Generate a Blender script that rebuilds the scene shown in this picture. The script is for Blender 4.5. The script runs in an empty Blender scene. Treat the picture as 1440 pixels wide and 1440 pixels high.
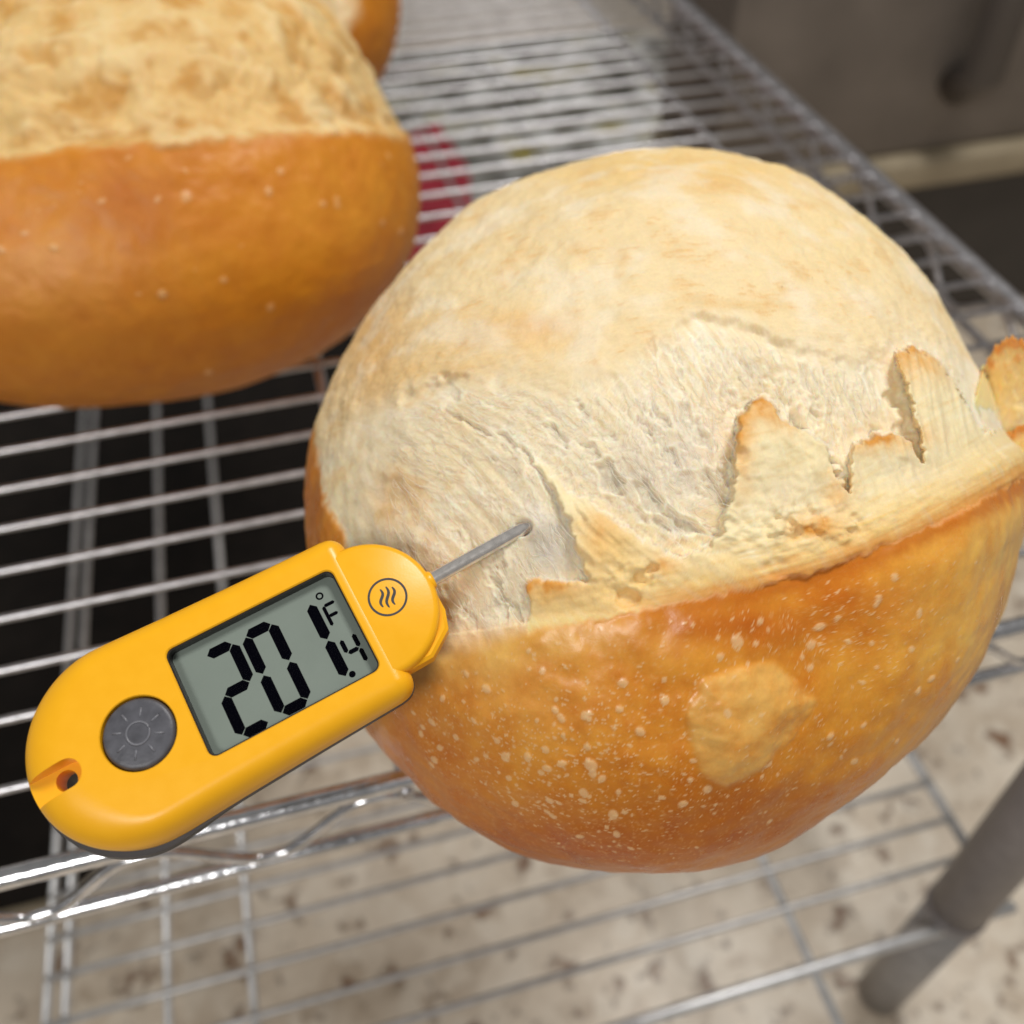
import bpy, bmesh, math, random
import numpy as np
from mathutils import Matrix, Vector

# ------------------------------------------------------------------ camera
sc = bpy.context.scene
F_PX = 1322.0                       # focal length in pixels of a 1440 px square frame
EYE = np.array([0.0, 0.0, 0.25])    # camera, metres; z = 0 is the top of the upper shelf wires
_vx = np.array([7280.0, -1470.0, F_PX]); _vy = np.array([-525.0, -1410.0, F_PX])
AX = _vx / np.linalg.norm(_vx); AY = _vy / np.linalg.norm(_vy)
AY = AY - AX * (AX @ AY); AY /= np.linalg.norm(AY); AZ = np.cross(AX, AY)
CM = np.stack([AX, AY, AZ], 1)      # rows: right, down, forward in world axes
cd = bpy.data.cameras.new('camera'); cam = bpy.data.objects.new('camera', cd)
sc.collection.objects.link(cam); sc.camera = cam
mw = Matrix.Identity(4)
for i in range(3):
    mw[i][0] = CM[0, i]; mw[i][1] = -CM[1, i]; mw[i][2] = -CM[2, i]; mw[i][3] = EYE[i]
cam.matrix_world = mw
cd.sensor_fit = 'HORIZONTAL'; cd.sensor_width = 36.0; cd.lens = F_PX / 1440.0 * 36.0
cd.clip_start = 0.01; cd.clip_end = 50.0
cd.dof.use_dof = True; cd.dof.focus_distance = 0.178; cd.dof.aperture_fstop = 10.0

# ------------------------------------------------------------------ world, lamps, exposure
world = bpy.data.worlds.new('World'); sc.world = world; world.use_nodes = True
wb = world.node_tree.nodes['Background']
wb.inputs['Color'].default_value = (1.0, 0.98, 0.95, 1); wb.inputs['Strength'].default_value = 0.19


def area(name, loc, target, sx, sy, power, col):
    l = bpy.data.lights.new(name, 'AREA'); l.shape = 'RECTANGLE'; l.size = sx; l.size_y = sy
    l.energy = power; l.color = col
    o = bpy.data.objects.new(name, l); sc.collection.objects.link(o); o.location = loc
    o.rotation_euler = (Vector(target) - Vector(loc)).to_track_quat('-Z', 'Y').to_euler()
    return o


area('ceiling_lamp', (0.55, 0.40, 1.45), (0.08, 0.16, 0.0), 0.40, 0.34, 15.6, (1.0, 0.98, 0.95))
area('second_ceiling_lamp', (-0.75, -0.95, 1.25), (0.05, 0.12, 0.05), 0.6, 0.4, 12.2, (1.0, 0.985, 0.96))
vs = sc.view_settings
vs.view_transform = 'Standard'; vs.look = 'None'; vs.exposure = -0.04; vs.gamma = 1.0
vs.use_curve_mapping = False
sc.cycles.use_denoising = True
sc.cycles.max_bounces = 8

# ------------------------------------------------------------------ helpers
COL = sc.collection
rng = np.random.default_rng(7)


def lin(h):
    h = h.lstrip('#'); c = np.array([int(h[i:i + 2], 16) for i in (0, 2, 4)]) / 255.0
    return np.where(c <= 0.04045, c / 12.92, ((c + 0.055) / 1.055) ** 2.4)


def rgba(h, k=1.0):
    return tuple(lin(h) * k) + (1.0,)


def sstep(a, b, x):
    t = np.clip((x - a) / (b - a), 0, 1); return t * t * (3 - 2 * t)


def ray(px, py):
    px = np.asarray(px, float); py = np.asarray(py, float)
    d = np.stack([(px - 720) / F_PX, (py - 720) / F_PX, np.ones_like(px)], -1)
    return d @ CM


def chart(P):
    """bread-skin chart: where a surface point sits on the loaf as it faces the eye"""
    q = (P - EYE) @ CM.T
    return 720 + F_PX * q[..., 0] / q[..., 2], 720 + F_PX * q[..., 1] / q[..., 2]


_perm = np.random.default_rng(3).permutation(256).astype(np.int32); _perm = np.concatenate([_perm, _perm, _perm])
_g = np.random.default_rng(5).normal(size=(256, 3)); _g = (_g / np.linalg.norm(_g, axis=1, keepdims=True)).astype(np.float32)


def perlin(p):
    p = np.asarray(p, np.float32); i = np.floor(p).astype(np.int32); f = p - i; i &= 255
    w = f * f * f * (f * (f * 6 - 15) + 10); out = np.zeros(len(p), np.float32)
    for dx in (0, 1):
        wx = w[:, 0] if dx else 1 - w[:, 0]; hx = _perm[i[:, 0] + dx]
        for dy in (0, 1):
            wy = w[:, 1] if dy else 1 - w[:, 1]; hy = _perm[hx + i[:, 1] + dy]
            for dz in (0, 1):
                wz = w[:, 2] if dz else 1 - w[:, 2]; g = _g[_perm[hy + i[:, 2] + dz]]
                out += wx * wy * wz * (g[:, 0] * (f[:, 0] - dx) + g[:, 1] * (f[:, 1] - dy) + g[:, 2] * (f[:, 2] - dz))
    return out * 1.5


def fbm(p, n=3, gain=0.5):
    s = np.zeros(len(p), np.float32); a = 1.0
    for k in range(n):
        s += a * perlin(p * (2.03 ** k) + 17.3 * k); a *= gain
    return s


def ridged(p, n=3, gain=0.5):
    s = np.zeros(len(p), np.float32); a = 1.0
    for k in range(n):
        s += a * (1 - 2 * np.abs(perlin(p * (2.1 ** k) + 11.7 * k))); a *= gain
    return s


def polydist(U, V, poly):
    """signed distance to an open polyline (positive on its left when walking it with y down)"""
    best = np.full(U.shape, 1e9); sg = np.zeros(U.shape)
    for (x0, y0), (x1, y1) in zip(poly[:-1], poly[1:]):
        dx, dy = x1 - x0, y1 - y0; L2 = dx * dx + dy * dy
        t = np.clip(((U - x0) * dx + (V - y0) * dy) / L2, 0, 1)
        d = np.hypot(U - x0 - t * dx, V - y0 - t * dy)
        m = d < best
        best = np.where(m, d, best); sg = np.where(m, np.sign((U - x0) * dy - (V - y0) * dx), sg)
    return best * sg


def inpoly(U, V, poly):
    r = np.zeros(U.shape, bool); n = len(poly)
    for k in range(n):
        x0, y0 = poly[k]; x1, y1 = poly[(k + 1) % n]
        c = (y0 > V) != (y1 > V)
        r ^= c & (U < (x1 - x0) * (V - y0) / (y1 - y0 + 1e-9) + x0)
    return r


def mesh_np(name, verts, faces, mat, parent=None, smooth=True, colors=None):
    me = bpy.data.meshes.new(name)
    verts = np.asarray(verts, np.float32)
    if isinstance(faces, np.ndarray):
        n, k = faces.shape
        me.vertices.add(len(verts)); me.vertices.foreach_set('co', verts.ravel())
        me.loops.add(n * k); me.loops.foreach_set('vertex_index', faces.astype(np.int32).ravel())
        me.polygons.add(n); me.polygons.foreach_set('loop_start', np.arange(0, n * k, k, dtype=np.int32))
        me.update(calc_edges=True)
    else:
        me.from_pydata([tuple(map(float, v)) for v in verts], [], faces)
    me.polygons.foreach_set('use_smooth', np.full(len(me.polygons), smooth))
    if colors is not None:
        for cn, arr in colors.items():
            at = me.color_attributes.new(cn, 'FLOAT_COLOR', 'POINT')
            a = np.ones((len(verts), 4), np.float32); a[:, :3] = arr
            at.data.foreach_set('color', a.ravel())
    me.validate(); me.update()
    o = bpy.data.objects.new(name, me); COL.objects.link(o)
    if mat: me.materials.append(mat)
    if parent: o.parent = parent
    return o


def empty(name, loc=(0, 0, 0)):
    o = bpy.data.objects.new(name, None); COL.objects.link(o); o.location = loc
    o.empty_display_size = 0.01
    return o


def tag(o, label=None, cat=None, group=None, kind=None):
    if label: o['label'] = label
    if cat: o['category'] = cat
    if group: o['group'] = group
    if kind: o['kind'] = kind
    return o


def tube_data(path, r, n=10, caps=True):
    path = np.asarray(path, float); m = len(path)
    r = np.broadcast_to(np.asarray(r, float), (m,))
    T = np.gradient(path, axis=0); T /= np.linalg.norm(T, axis=1, keepdims=True)
    up = np.array([0, 0, 1.0]) if abs(T[0][2]) < 0.9 else np.array([1.0, 0, 0])
    V = []; N0 = np.cross(T[0], up); N0 /= np.linalg.norm(N0)
    for i in range(m):
        N0 = N0 - T[i] * (N0 @ T[i]); N0 /= np.linalg.norm(N0); B = np.cross(T[i], N0)
        for k in range(n):
            a = 2 * math.pi * k / n
            V.append(path[i] + r[i] * (math.cos(a) * N0 + math.sin(a) * B))
    Fc = []
    for i in range(m - 1):
        for k in range(n):
            k2 = (k + 1) % n
            Fc.append((i * n + k, i * n + k2, (i + 1) * n + k2, (i + 1) * n + k))
    if caps:
        Fc.append(tuple(range(n))[::-1]); Fc.append(tuple((m - 1) * n + k for k in range(n)))
    return np.array(V), Fc


def tube(name, path, r, mat, parent=None, n=10):
    V, Fc = tube_data(path, r, n); return mesh_np(name, V, Fc, mat, parent)


def box_data(x0, x1, y0, y1, z0, z1, b=0.0):
    bm = bmesh.new(); bmesh.ops.create_cube(bm, size=1.0)
    bmesh.ops.scale(bm, vec=(x1 - x0, y1 - y0, z1 - z0), verts=bm.verts)
    bmesh.ops.translate(bm, vec=((x0 + x1) / 2, (y0 + y1) / 2, (z0 + z1) / 2), verts=bm.verts)
    if b > 0:
        bmesh.ops.bevel(bm, geom=list(bm.edges), offset=b, segments=3, profile=0.5, affect='EDGES')
    return bm


def bm_obj(name, bm, mat, parent=None, smooth=False):
    me = bpy.data.meshes.new(name); bm.to_mesh(me); bm.free()
    me.polygons.foreach_set('use_smooth', np.full(len(me.polygons), smooth))
    if smooth: me.set_sharp_from_angle(angle=math.radians(40))
    o = bpy.data.objects.new(name, me); COL.objects.link(o); me.materials.append(mat)
    if parent: o.parent = parent
    return o


# ------------------------------------------------------------------ materials
def new_mat(name):
    m = bpy.data.materials.new(name); m.use_nodes = True
    nt = m.node_tree; b = nt.nodes['Principled BSDF']
    return m, nt, b


def N(nt, typ, **kw):
    n = nt.nodes.new(typ)
    for k, v in kw.items():
        if k.startswith('i_'): n.inputs[k[2:].replace('_', ' ')].default_value = v
        else: setattr(n, k, v)
    return n


def ramp(nt, stops):
    r = nt.nodes.new('ShaderNodeValToRGB'); e = r.color_ramp.elements
    while len(e) < len(stops): e.new(0.5)
    for el, (p, c) in zip(e, stops): el.position = p; el.color = c
    return r


def plain(name, col, rough=0.5, metal=0.0, noise=0.08, nscale=400.0, bump=0.0, bscale=900.0, coat=0.0, spec=0.5):
    m, nt, b = new_mat(name)
    tc = N(nt, 'ShaderNodeTexCoord'); nz = N(nt, 'ShaderNodeTexNoise', i_Scale=nscale, i_Detail=4.0)
    nt.links.new(tc.outputs['Object'], nz.inputs['Vector'])
    c = np.array(col[:3])
    r = ramp(nt, [(0.3, tuple(c * (1 - noise)) + (1,)), (0.7, tuple(np.minimum(c * (1 + noise), 1)) + (1,))])
    nt.links.new(nz.outputs['Fac'], r.inputs['Fac']); nt.links.new(r.outputs['Color'], b.inputs['Base Color'])
    mr = N(nt, 'ShaderNodeMapRange', i_To_Min=max(rough * 0.8, 0.02), i_To_Max=min(rough * 1.25, 1))
    nt.links.new(nz.outputs['Fac'], mr.inputs['Value']); nt.links.new(mr.outputs['Result'], b.inputs['Roughness'])
    b.inputs['Metallic'].default_value = metal; b.inputs['Coat Weight'].default_value = coat
    b.inputs['Specular IOR Level'].default_value = spec
    if bump:
        n2 = N(nt, 'ShaderNodeTexNoise', i_Scale=bscale, i_Detail=3.0)
        nt.links.new(tc.outputs['Object'], n2.inputs['Vector'])
        bp = N(nt, 'ShaderNodeBump', i_Strength=bump, i_Distance=0.0005)
        nt.links.new(n2.outputs['Fac'], bp.inputs['Height']); nt.links.new(bp.outputs['Normal'], b.inputs['Normal'])
    return m


M_CHROME = plain('chrome_wire', (0.62, 0.605, 0.62, 1), 0.33, 1.0, 0.18, 160, 0.25, 500)
M_RAIL = plain('chrome_rail', (0.80, 0.80, 0.82, 1), 0.17, 1.0, 0.22, 120, 0.4, 350)
M_ZINC = plain('zinc_wire', (0.66, 0.66, 0.66, 1), 0.34, 0.6, 0.16, 120, 0.25, 400)
M_THIN = plain('dull_thin_wire', (0.52, 0.51, 0.50, 1), 0.36, 0.45, 0.16, 120)
M_POST = plain('grey_post_paint', (0.24, 0.22, 0.22, 1), 0.42, 0.0, 0.12, 120, 0.1, 600)
M_POST_L = plain('grey_post_shadow', (0.30, 0.285, 0.275, 1), 0.42, 0.0, 0.12, 120)  # paler grey for the tube that imitates the post's shadow
M_BLACK = plain('black_enamel_and_shade', (0.013, 0.010, 0.008, 1), 0.5, 0.0, 0.3, 60, spec=0.15)
M_DBROWN = plain('dark_brown_gap_shade', (0.042, 0.035, 0.030, 1), 0.5, 0.0, 0.2, 20)
M_SHADOW_BAR = plain('brown_shadow_bar', (0.10, 0.085, 0.075, 1), 0.5)
M_TAUPE = plain('brushed_taupe_steel', (0.20, 0.17, 0.145, 1), 0.55, 0.35, 0.18, 14)
M_DARKPL = plain('dark_plastic', (0.02, 0.019, 0.018, 1), 0.5)
M_TRIM = plain('cream_trim', (0.33, 0.27, 0.18, 1), 0.5, 0.0, 0.15, 40)
M_STEEL = plain('probe_steel', (0.78, 0.74, 0.70, 1), 0.22, 0.75, 0.12, 900)
M_YEL = plain('yellow_plastic', tuple(lin('#ffb818')) + (1,), 0.33, 0.0, 0.02, 300, 0.05, 3500, spec=0.45)
M_GREYPL = plain('charcoal_plastic', (0.055, 0.052, 0.055, 1), 0.45, 0.0, 0.06, 500)
M_BUTTON = plain('grey_rubber', (0.085, 0.085, 0.098, 1), 0.42, 0.0, 0.25, 350, 0.15, 900)
M_ICON = plain('raised_rubber_line', (0.17, 0.17, 0.19, 1), 0.35)
M_LCD = plain('lcd_greenish_grey', tuple(lin('#868f87')) + (1,), 0.30, 0.0, 0.04, 90)
M_SEG = plain('lcd_segment', (0.002, 0.002, 0.004, 1), 0.9, 0.0, 0.05, spec=0.0)
M_LINER = plain('screen_surround', (0.018, 0.014, 0.013, 1), 0.35)
M_PRINT = plain('printed_charcoal', (0.05, 0.048, 0.05, 1), 0.5)


def granite():
    m, nt, b = new_mat('beige_granite'); L = nt.links.new
    tc = N(nt, 'ShaderNodeTexCoord')
    big = N(nt, 'ShaderNodeTexNoise', i_Scale=16.0, i_Detail=4.0, i_Roughness=0.65)
    v1 = N(nt, 'ShaderNodeTexVoronoi', i_Scale=70.0, i_Randomness=1.0)
    v2 = N(nt, 'ShaderNodeTexNoise', i_Scale=46.0, i_Detail=4.0, i_Roughness=0.6)
    v3 = N(nt, 'ShaderNodeTexNoise', i_Scale=46.0, i_Detail=3.0)
    for n in (big, v1, v2, v3): L(tc.outputs['Object'], n.inputs['Vector'])
    base = ramp(nt, [(0.30, rgba('#b7a68f')), (0.5, rgba('#d8cab6')), (0.7, rgba('#e8dece'))])
    L(big.outputs['Fac'], base.inputs['Fac'])
    grain = ramp(nt, [(0.0, rgba('#a8937b')), (0.5, rgba('#d5c6b1')), (1.0, rgba('#e6dccb'))])
    L(v1.outputs['Color'], grain.inputs['Fac'])
    mx = N(nt, 'ShaderNodeMixRGB', blend_type='MIX'); mx.inputs['Fac'].default_value = 0.5
    L(base.outputs['Color'], mx.inputs[1]); L(grain.outputs['Color'], mx.inputs[2])
    sp = ramp(nt, [(0.56, (0, 0, 0, 1)), (0.68, (0.9, 0.9, 0.9, 1))]); L(v2.outputs['Fac'], sp.inputs['Fac'])
    mx2 = N(nt, 'ShaderNodeMixRGB'); L(sp.outputs['Color'], mx2.inputs['Fac'])
    L(mx.outputs['Color'], mx2.inputs[1]); mx2.inputs[2].default_value = rgba('#5a4a3c')
    sq = ramp(nt, [(0.60, (0, 0, 0, 1)), (0.74, (0.7, 0.7, 0.7, 1))]); L(v3.outputs['Fac'], sq.inputs['Fac'])
    mx3 = N(nt, 'ShaderNodeMixRGB'); L(sq.outputs['Color'], mx3.inputs['Fac'])
    L(mx2.outputs['Color'], mx3.inputs[1]); mx3.inputs[2].default_value = rgba('#8a5f3c')
    L(mx3.outputs['Color'], b.inputs['Base Color']); b.inputs['Roughness'].default_value = 0.38
    return m


M_GRANITE = granite()


def bread_mat():
    m, nt, b = new_mat('bread_crust_and_crumb'); L = nt.links.new
    tc = N(nt, 'ShaderNodeTexCoord')
    ac = N(nt, 'ShaderNodeAttribute', attribute_name='bake'); ap = N(nt, 'ShaderNodeAttribute', attribute_name='surf')
    sep = N(nt, 'ShaderNodeSeparateColor'); L(ap.outputs['Color'], sep.inputs['Color'])   # R roughness, G crumb, B sheen
    nz = N(nt, 'ShaderNodeTexNoise', i_Scale=1500.0, i_Detail=3.0, i_Roughness=0.6); L(tc.outputs['Object'], nz.inputs['Vector'])
    r = ramp(nt, [(0.25, (0.95, 0.935, 0.91, 1)), (0.75, (1.03, 1.03, 1.02, 1))]); L(nz.outputs['Fac'], r.inputs['Fac'])
    mx = N(nt, 'ShaderNodeMixRGB', blend_type='MULTIPLY'); mx.inputs['Fac'].default_value = 1.0
    L(ac.outputs['Color'], mx.inputs[1]); L(r.outputs['Color'], mx.inputs[2])
    L(mx.outputs['Color'], b.inputs['Base Color'])
    L(sep.outputs['Red'], b.inputs['Roughness'])
    ms_ = N(nt, 'ShaderNodeMapRange', i_From_Min=0.1, i_From_Max=0.6, i_To_Min=0.18, i_To_Max=0.75); L(sep.outputs['Green'], ms_.inputs['Value']); L(ms_.outputs['Result'], b.inputs['Subsurface Weight'])
    b.inputs['Subsurface Radius'].default_value = (1.0, 0.55, 0.25)
    b.inputs['Subsurface Scale'].default_value = 0.0020
    b.inputs['Specular IOR Level'].default_value = 0.5
    L(sep.outputs['Blue'], b.inputs['Specular IOR Level'])
    n2 = N(nt, 'ShaderNodeTexNoise', i_Scale=2600.0, i_Detail=2.0); L(tc.outputs['Object'], n2.inputs['Vector'])
    mr = N(nt, 'ShaderNodeMapRange', i_To_Min=0.06, i_To_Max=0.5); L(sep.outputs['Green'], mr.inputs['Value'])
    bp = N(nt, 'ShaderNodeBump', i_Distance=0.0003); L(mr.outputs['Result'], bp.inputs['Strength'])
    L(n2.outputs['Fac'], bp.inputs['Height']); L(bp.outputs['Normal'], b.inputs['Normal'])
    return m


M_BREAD = bread_mat()

# ------------------------------------------------------------------ setting: counter top
Z_LOW = -0.25          # top of the lower shelf
Z_CTR = -0.39          # granite counter
bm = bmesh.new()
vv = [bm.verts.new(p) for p in ((-2.5, -2.0, Z_CTR), (2.5, -2.0, Z_CTR), (2.5, 3.0, Z_CTR), (-2.5, 3.0, Z_CTR))]
bm.faces.new(vv)
tag(bm_obj('counter_top', bm, M_GRANITE), kind='structure')

# black hob at left, slab widened to stand in for shade under the loaves
hob = empty('hob_and_shade', (-0.45, 0.75, Z_CTR))
tag(hob, 'flat black hob on the counter at left, widened to stand in for the shaded counter seen through the shelf wires', 'hob')


def slab(name, poly, z0, z1, mat, parent):
    n = len(poly); V_ = [(x, y, z) for z in (z0, z1) for x, y in poly]
    return mesh_np(name, V_, [tuple(range(n))[::-1], tuple(range(n, 2 * n))] + [(k, (k + 1) % n, n + (k + 1) % n, n + k) for k in range(n)], mat, parent, False)


slab('glass_top_and_shade', [(-0.5, -0.435), (0.222, -0.435), (0.275, -0.395), (0.58, 0.05), (0.58, 0.5), (-0.5, 0.5)], 0.0005, 0.006, M_BLACK, hob)
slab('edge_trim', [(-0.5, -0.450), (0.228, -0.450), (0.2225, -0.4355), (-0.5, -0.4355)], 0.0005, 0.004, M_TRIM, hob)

# appliance at the back right
ap = empty('countertop_appliance', (0.75, 0.75, Z_CTR))
tag(ap, 'taupe steel appliance with a cream ledge over a dark box for the shadow gap, beyond the shelf', 'appliance')
bm_obj('base', box_data(-0.24, 0.6, 0.0, 0.14, 0.0, 0.172, 0.003), M_DBROWN, ap)  # dark box put in for the shadow gap under the ledge
bm_obj('ledge', box_data(-0.36, 0.6, -0.012, 0.14, 0.1725, 0.204, 0.006), M_TRIM, ap, True)
bm_obj('front_panel', box_data(-0.355, 0.6, 0.004, 0.14, 0.2045, 0.58, 0.006), M_TAUPE, ap, True)
tube('shadow_bar', [(-0.12, 0.0, 0.27), (-0.12, -0.03, 0.29), (-0.12, -0.03, 0.49), (-0.12, 0.0, 0.51)], 0.018, M_SHADOW_BAR, ap, 12)  # bar imitates a shadow streak down the panel

# ------------------------------------------------------------------ wire shelves
X0, X1 = -0.30, 0.320
Y0, Y1 = 0.134, 1.26
PITCH = 0.0215


def copy_into(src, parent, loc):
    c = src.copy(); COL.objects.link(c); c.parent = parent; c.location = loc; return c


def wobble(path, amp, seed):
    r = np.random.default_rng(seed); path = np.asarray(path, float)
    return path + r.normal(size=path.shape) * amp


def zigzag(p0, p1, zlo, zhi, period, phase=0.0):
    p0 = np.array(p0, float); p1 = np.array(p1, float); L = np.linalg.norm(p1 - p0); pts = []
    for s in np.arange(0, L, period / 24):
        t = ((s + phase) / period) % 1.0
        tri = 1 - abs(2 * t - 1)                       # 0 trough, 1 peak
        q = np.clip((tri - 0.12) / 0.76, 0, 1); q = q * q * (3 - 2 * q) * 0.5 + q * 0.5
        p = p0 + (p1 - p0) * s / L; pts.append((p[0], p[1], zlo + (zhi - zlo) * q))
    return pts


shelf = empty('wire_shelf', (0, 0, 0))
tag(shelf, 'upper chrome wire shelf carrying the loaves, with zigzag truss along its front rail', 'wire shelf', 'tiers of the wire rack')
wires_y = [0.1605, 0.1845]
y = 0.2042
while y < Y1 - 0.008:
    wires_y.append(y); y += PITCH
WR = 0.0014
first = None
xs = np.linspace(X0, X1, 9)
for i, y in enumerate(wires_y):
    if first is None:
        first = tube('wire', [(x, 0, -WR) for x in xs], WR, M_CHROME, shelf, 8); first.location = (0, y, 0)
    else:
        c = copy_into(first, shelf, (0, y + rng.normal() * 0.0004, rng.normal() * 0.00015))
        c.rotation_euler = (0, rng.normal() * 0.0004, rng.normal() * 0.0012)
for x in (-0.245, 0.0025, 0.251):
    tube('support_bar', [(x, Y0 - 0.004, -2 * WR - 0.0022), (x, 0.7, -2 * WR - 0.0022), (x, Y1, -2 * WR - 0.0022)], 0.0022, M_CHROME, shelf, 10)
RR = 0.0031
for yy in (Y0, Y1):
    tube('top_rail', [(x, yy, -RR + 0.0005) for x in np.linspace(X0, X1, 12)], RR, M_RAIL, shelf, 16)
    tube('bottom_rail', [(x, yy - 0.0005, -0.0305) for x in np.linspace(X0, X1, 12)], 0.0024, M_RAIL, shelf, 14)
    tube('truss_wire', zigzag((X0, yy - 0.001, 0), (X1, yy - 0.001, 0), -0.0268, -0.0075, 0.066, phase=0.0700), 0.0017, M_RAIL, shelf, 8)
for xx in (X0, X1):
    tube('top_rail', [(xx, yq, -0.0045) for yq in np.linspace(Y0, Y1, 12)], 0.0048, M_CHROME, shelf, 16)
    tube('bottom_rail', [(xx, yq, -0.0315) for yq in np.linspace(Y0, Y1, 12)], 0.0024, M_CHROME, shelf, 14)
    tube('truss_wire', zigzag((xx - 0.001, Y0, 0), (xx - 0.001, Y1, 0), -0.0278, -0.0105, 0.066), 0.0017, M_CHROME, shelf, 8)

low = empty('wire_shelf', (0, 0, Z_LOW))
tag(low, 'lower blurred wire shelf beneath, standing over the beige granite', 'wire shelf', 'tiers of the wire rack')
YL0 = 0.111
first = None
y = YL0 + 0.030; ly = []
while y < 0.345:
    ly.append(y); y += PITCH
for y in ly:
    if first is None:
        first = tube('wire', [(x, 0, -0.0018) for x in np.linspace(-0.188, 0.297, 9)], 0.0018, M_THIN, low, 8); first.location = (0, y, 0)
    else:
        copy_into(first, low, (0, y + rng.normal() * 0.0005, rng.normal() * 0.0002))
for x, rr in ((-0.188, 0.0022), (-0.179, 0.0022), (-0.130, 0.0022), (-0.089, 0.0022), (0.185, 0.0026), (0.297, 0.003)):
    tube('support_bar', [(x, YL0 - 0.03 if x == 0.185 else YL0, -2 * WR - rr), (x, 0.7, -2 * WR - rr), (x, Y1, -2 * WR - rr)], rr, M_ZINC, low, 10)
tube('top_rail', [(x, YL0, -0.0033) for x in np.linspace(-0.188, X1 - 0.02, 10)], 0.0033, M_ZINC, low, 14)
tube('top_rail', [(x, Y1, -0.0033) for x in np.linspace(-0.188, X1 - 0.02, 10)], 0.0033, M_ZINC, low, 14)
post = empty('shelf_post', (0.268, 0.117, Z_CTR))
tag(post, 'round dark grey upright post at the front right corner of the rack', 'post')
tube('tube', [(0.016, 0.014, 0.39), (0.008, 0.007, 0.26), (0, 0, 0.142)], 0.0145, M_POST, post, 24)
tube('shadow_tube', [(0, 0, 0.1395), (0, 0, 0.06), (0, 0, 0.0)], 0.0135, M_POST_L, post, 24)  # lower tube stands in for the post's shadow on the counter
tube('end_ring', [(0, 0, 0.1400), (0, 0, 0.1455)], 0.0152, M_POST, post, 24)

# ------------------------------------------------------------------ clear bag lying on the lower shelf
bag = empty('plastic_bag', (0.42, 1.26, Z_CTR))
tag(bag, 'crumpled silvery plastic bag with red print lying under the shelf wires', 'bag')
nb = 150
gx, gy = np.meshgrid(np.linspace(-1, 1, nb), np.linspace(-1, 1, nb), indexing='ij')
gx = gx.ravel(); gy = gy.ravel()
q = np.stack([gx * 2.2, gy * 3.0, np.zeros_like(gx)], 1)
hgt = 0.055 * (1 - gx ** 4) ** 0.7 * (1 - gy ** 4) ** 0.7 + 0.008 * ridged(q * 1.5, 3) * (1 - gx ** 8) * (1 - gy ** 8)
bv = np.stack([gx * 0.31 + 0.02 * perlin(q), gy * 0.36, np.maximum(hgt, 0.001)], 1)
idx = np.arange(nb * nb).reshape(nb, nb)
bf = np.stack([idx[:-1, :-1], idx[1:, :-1], idx[1:, 1:], idx[:-1, 1:]], -1).reshape(-1, 4)
mb, nt, b = new_mat('silvery_bag_film')
tc = N(nt, 'ShaderNodeTexCoord'); nz = N(nt, 'ShaderNodeTexNoise', i_Scale=14.0, i_Detail=3.0)
nt.links.new(tc.outputs['Object'], nz.inputs['Vector'])
r = ramp(nt, [(0.36, rgba('#4f4b42')), (0.46, rgba('#a8a59c')), (0.55, rgba('#eeeeec')), (0.68, rgba('#b0a25c'))])
nt.links.new(nz.outputs['Fac'], r.inputs['Fac']); nt.links.new(r.outputs['Color'], b.inputs['Base Color'])
b.inputs['Roughness'].default_value = 0.18; b.inputs['Metallic'].default_value = 0.25
mesh_np('film', bv, bf, mb, bag)
mred = plain('red_print', (0.50, 0.035, 0.06, 1), 0.6, 0.0, 0.2, 30)
sel = (gx > -0.95) & (gx < -0.60) & (gy > -0.985) & (gy < 0.0)
keep = sel[bf].all(1); fv = bf[keep]; used, inv = np.unique(fv, return_inverse=True)
mesh_np('red_label', bv[used] + np.array([0, 0, 0.0012]), inv.reshape(-1, 4), mred, bag)

# ------------------------------------------------------------------ loaves
def grid_dirs(n, front=0.8, ang=88.0):
    a = np.linspace(-1, 1, n); A, B = np.meshgrid(a, a, indexing='ij')
    r = np.maximum(np.abs(A), np.abs(B)); big = np.abs(A) >= np.abs(B)
    with np.errstate(divide='ignore', invalid='ignore'):
        ph = np.where(big, (math.pi / 4) * B / np.where(A == 0, 1, A), math.pi / 2 - (math.pi / 4) * A / np.where(B == 0, 1, B))
    ph = np.where(big & (A < 0), ph + math.pi, ph); ph = np.where(~big & (B < 0), ph + math.pi, ph)
    th = np.where(r < front, r / front * math.radians(ang), math.radians(ang) + (r - front) / (1 - front) * (math.pi * 0.9995 - math.radians(ang)))
    return th.ravel(), ph.ravel()


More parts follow.
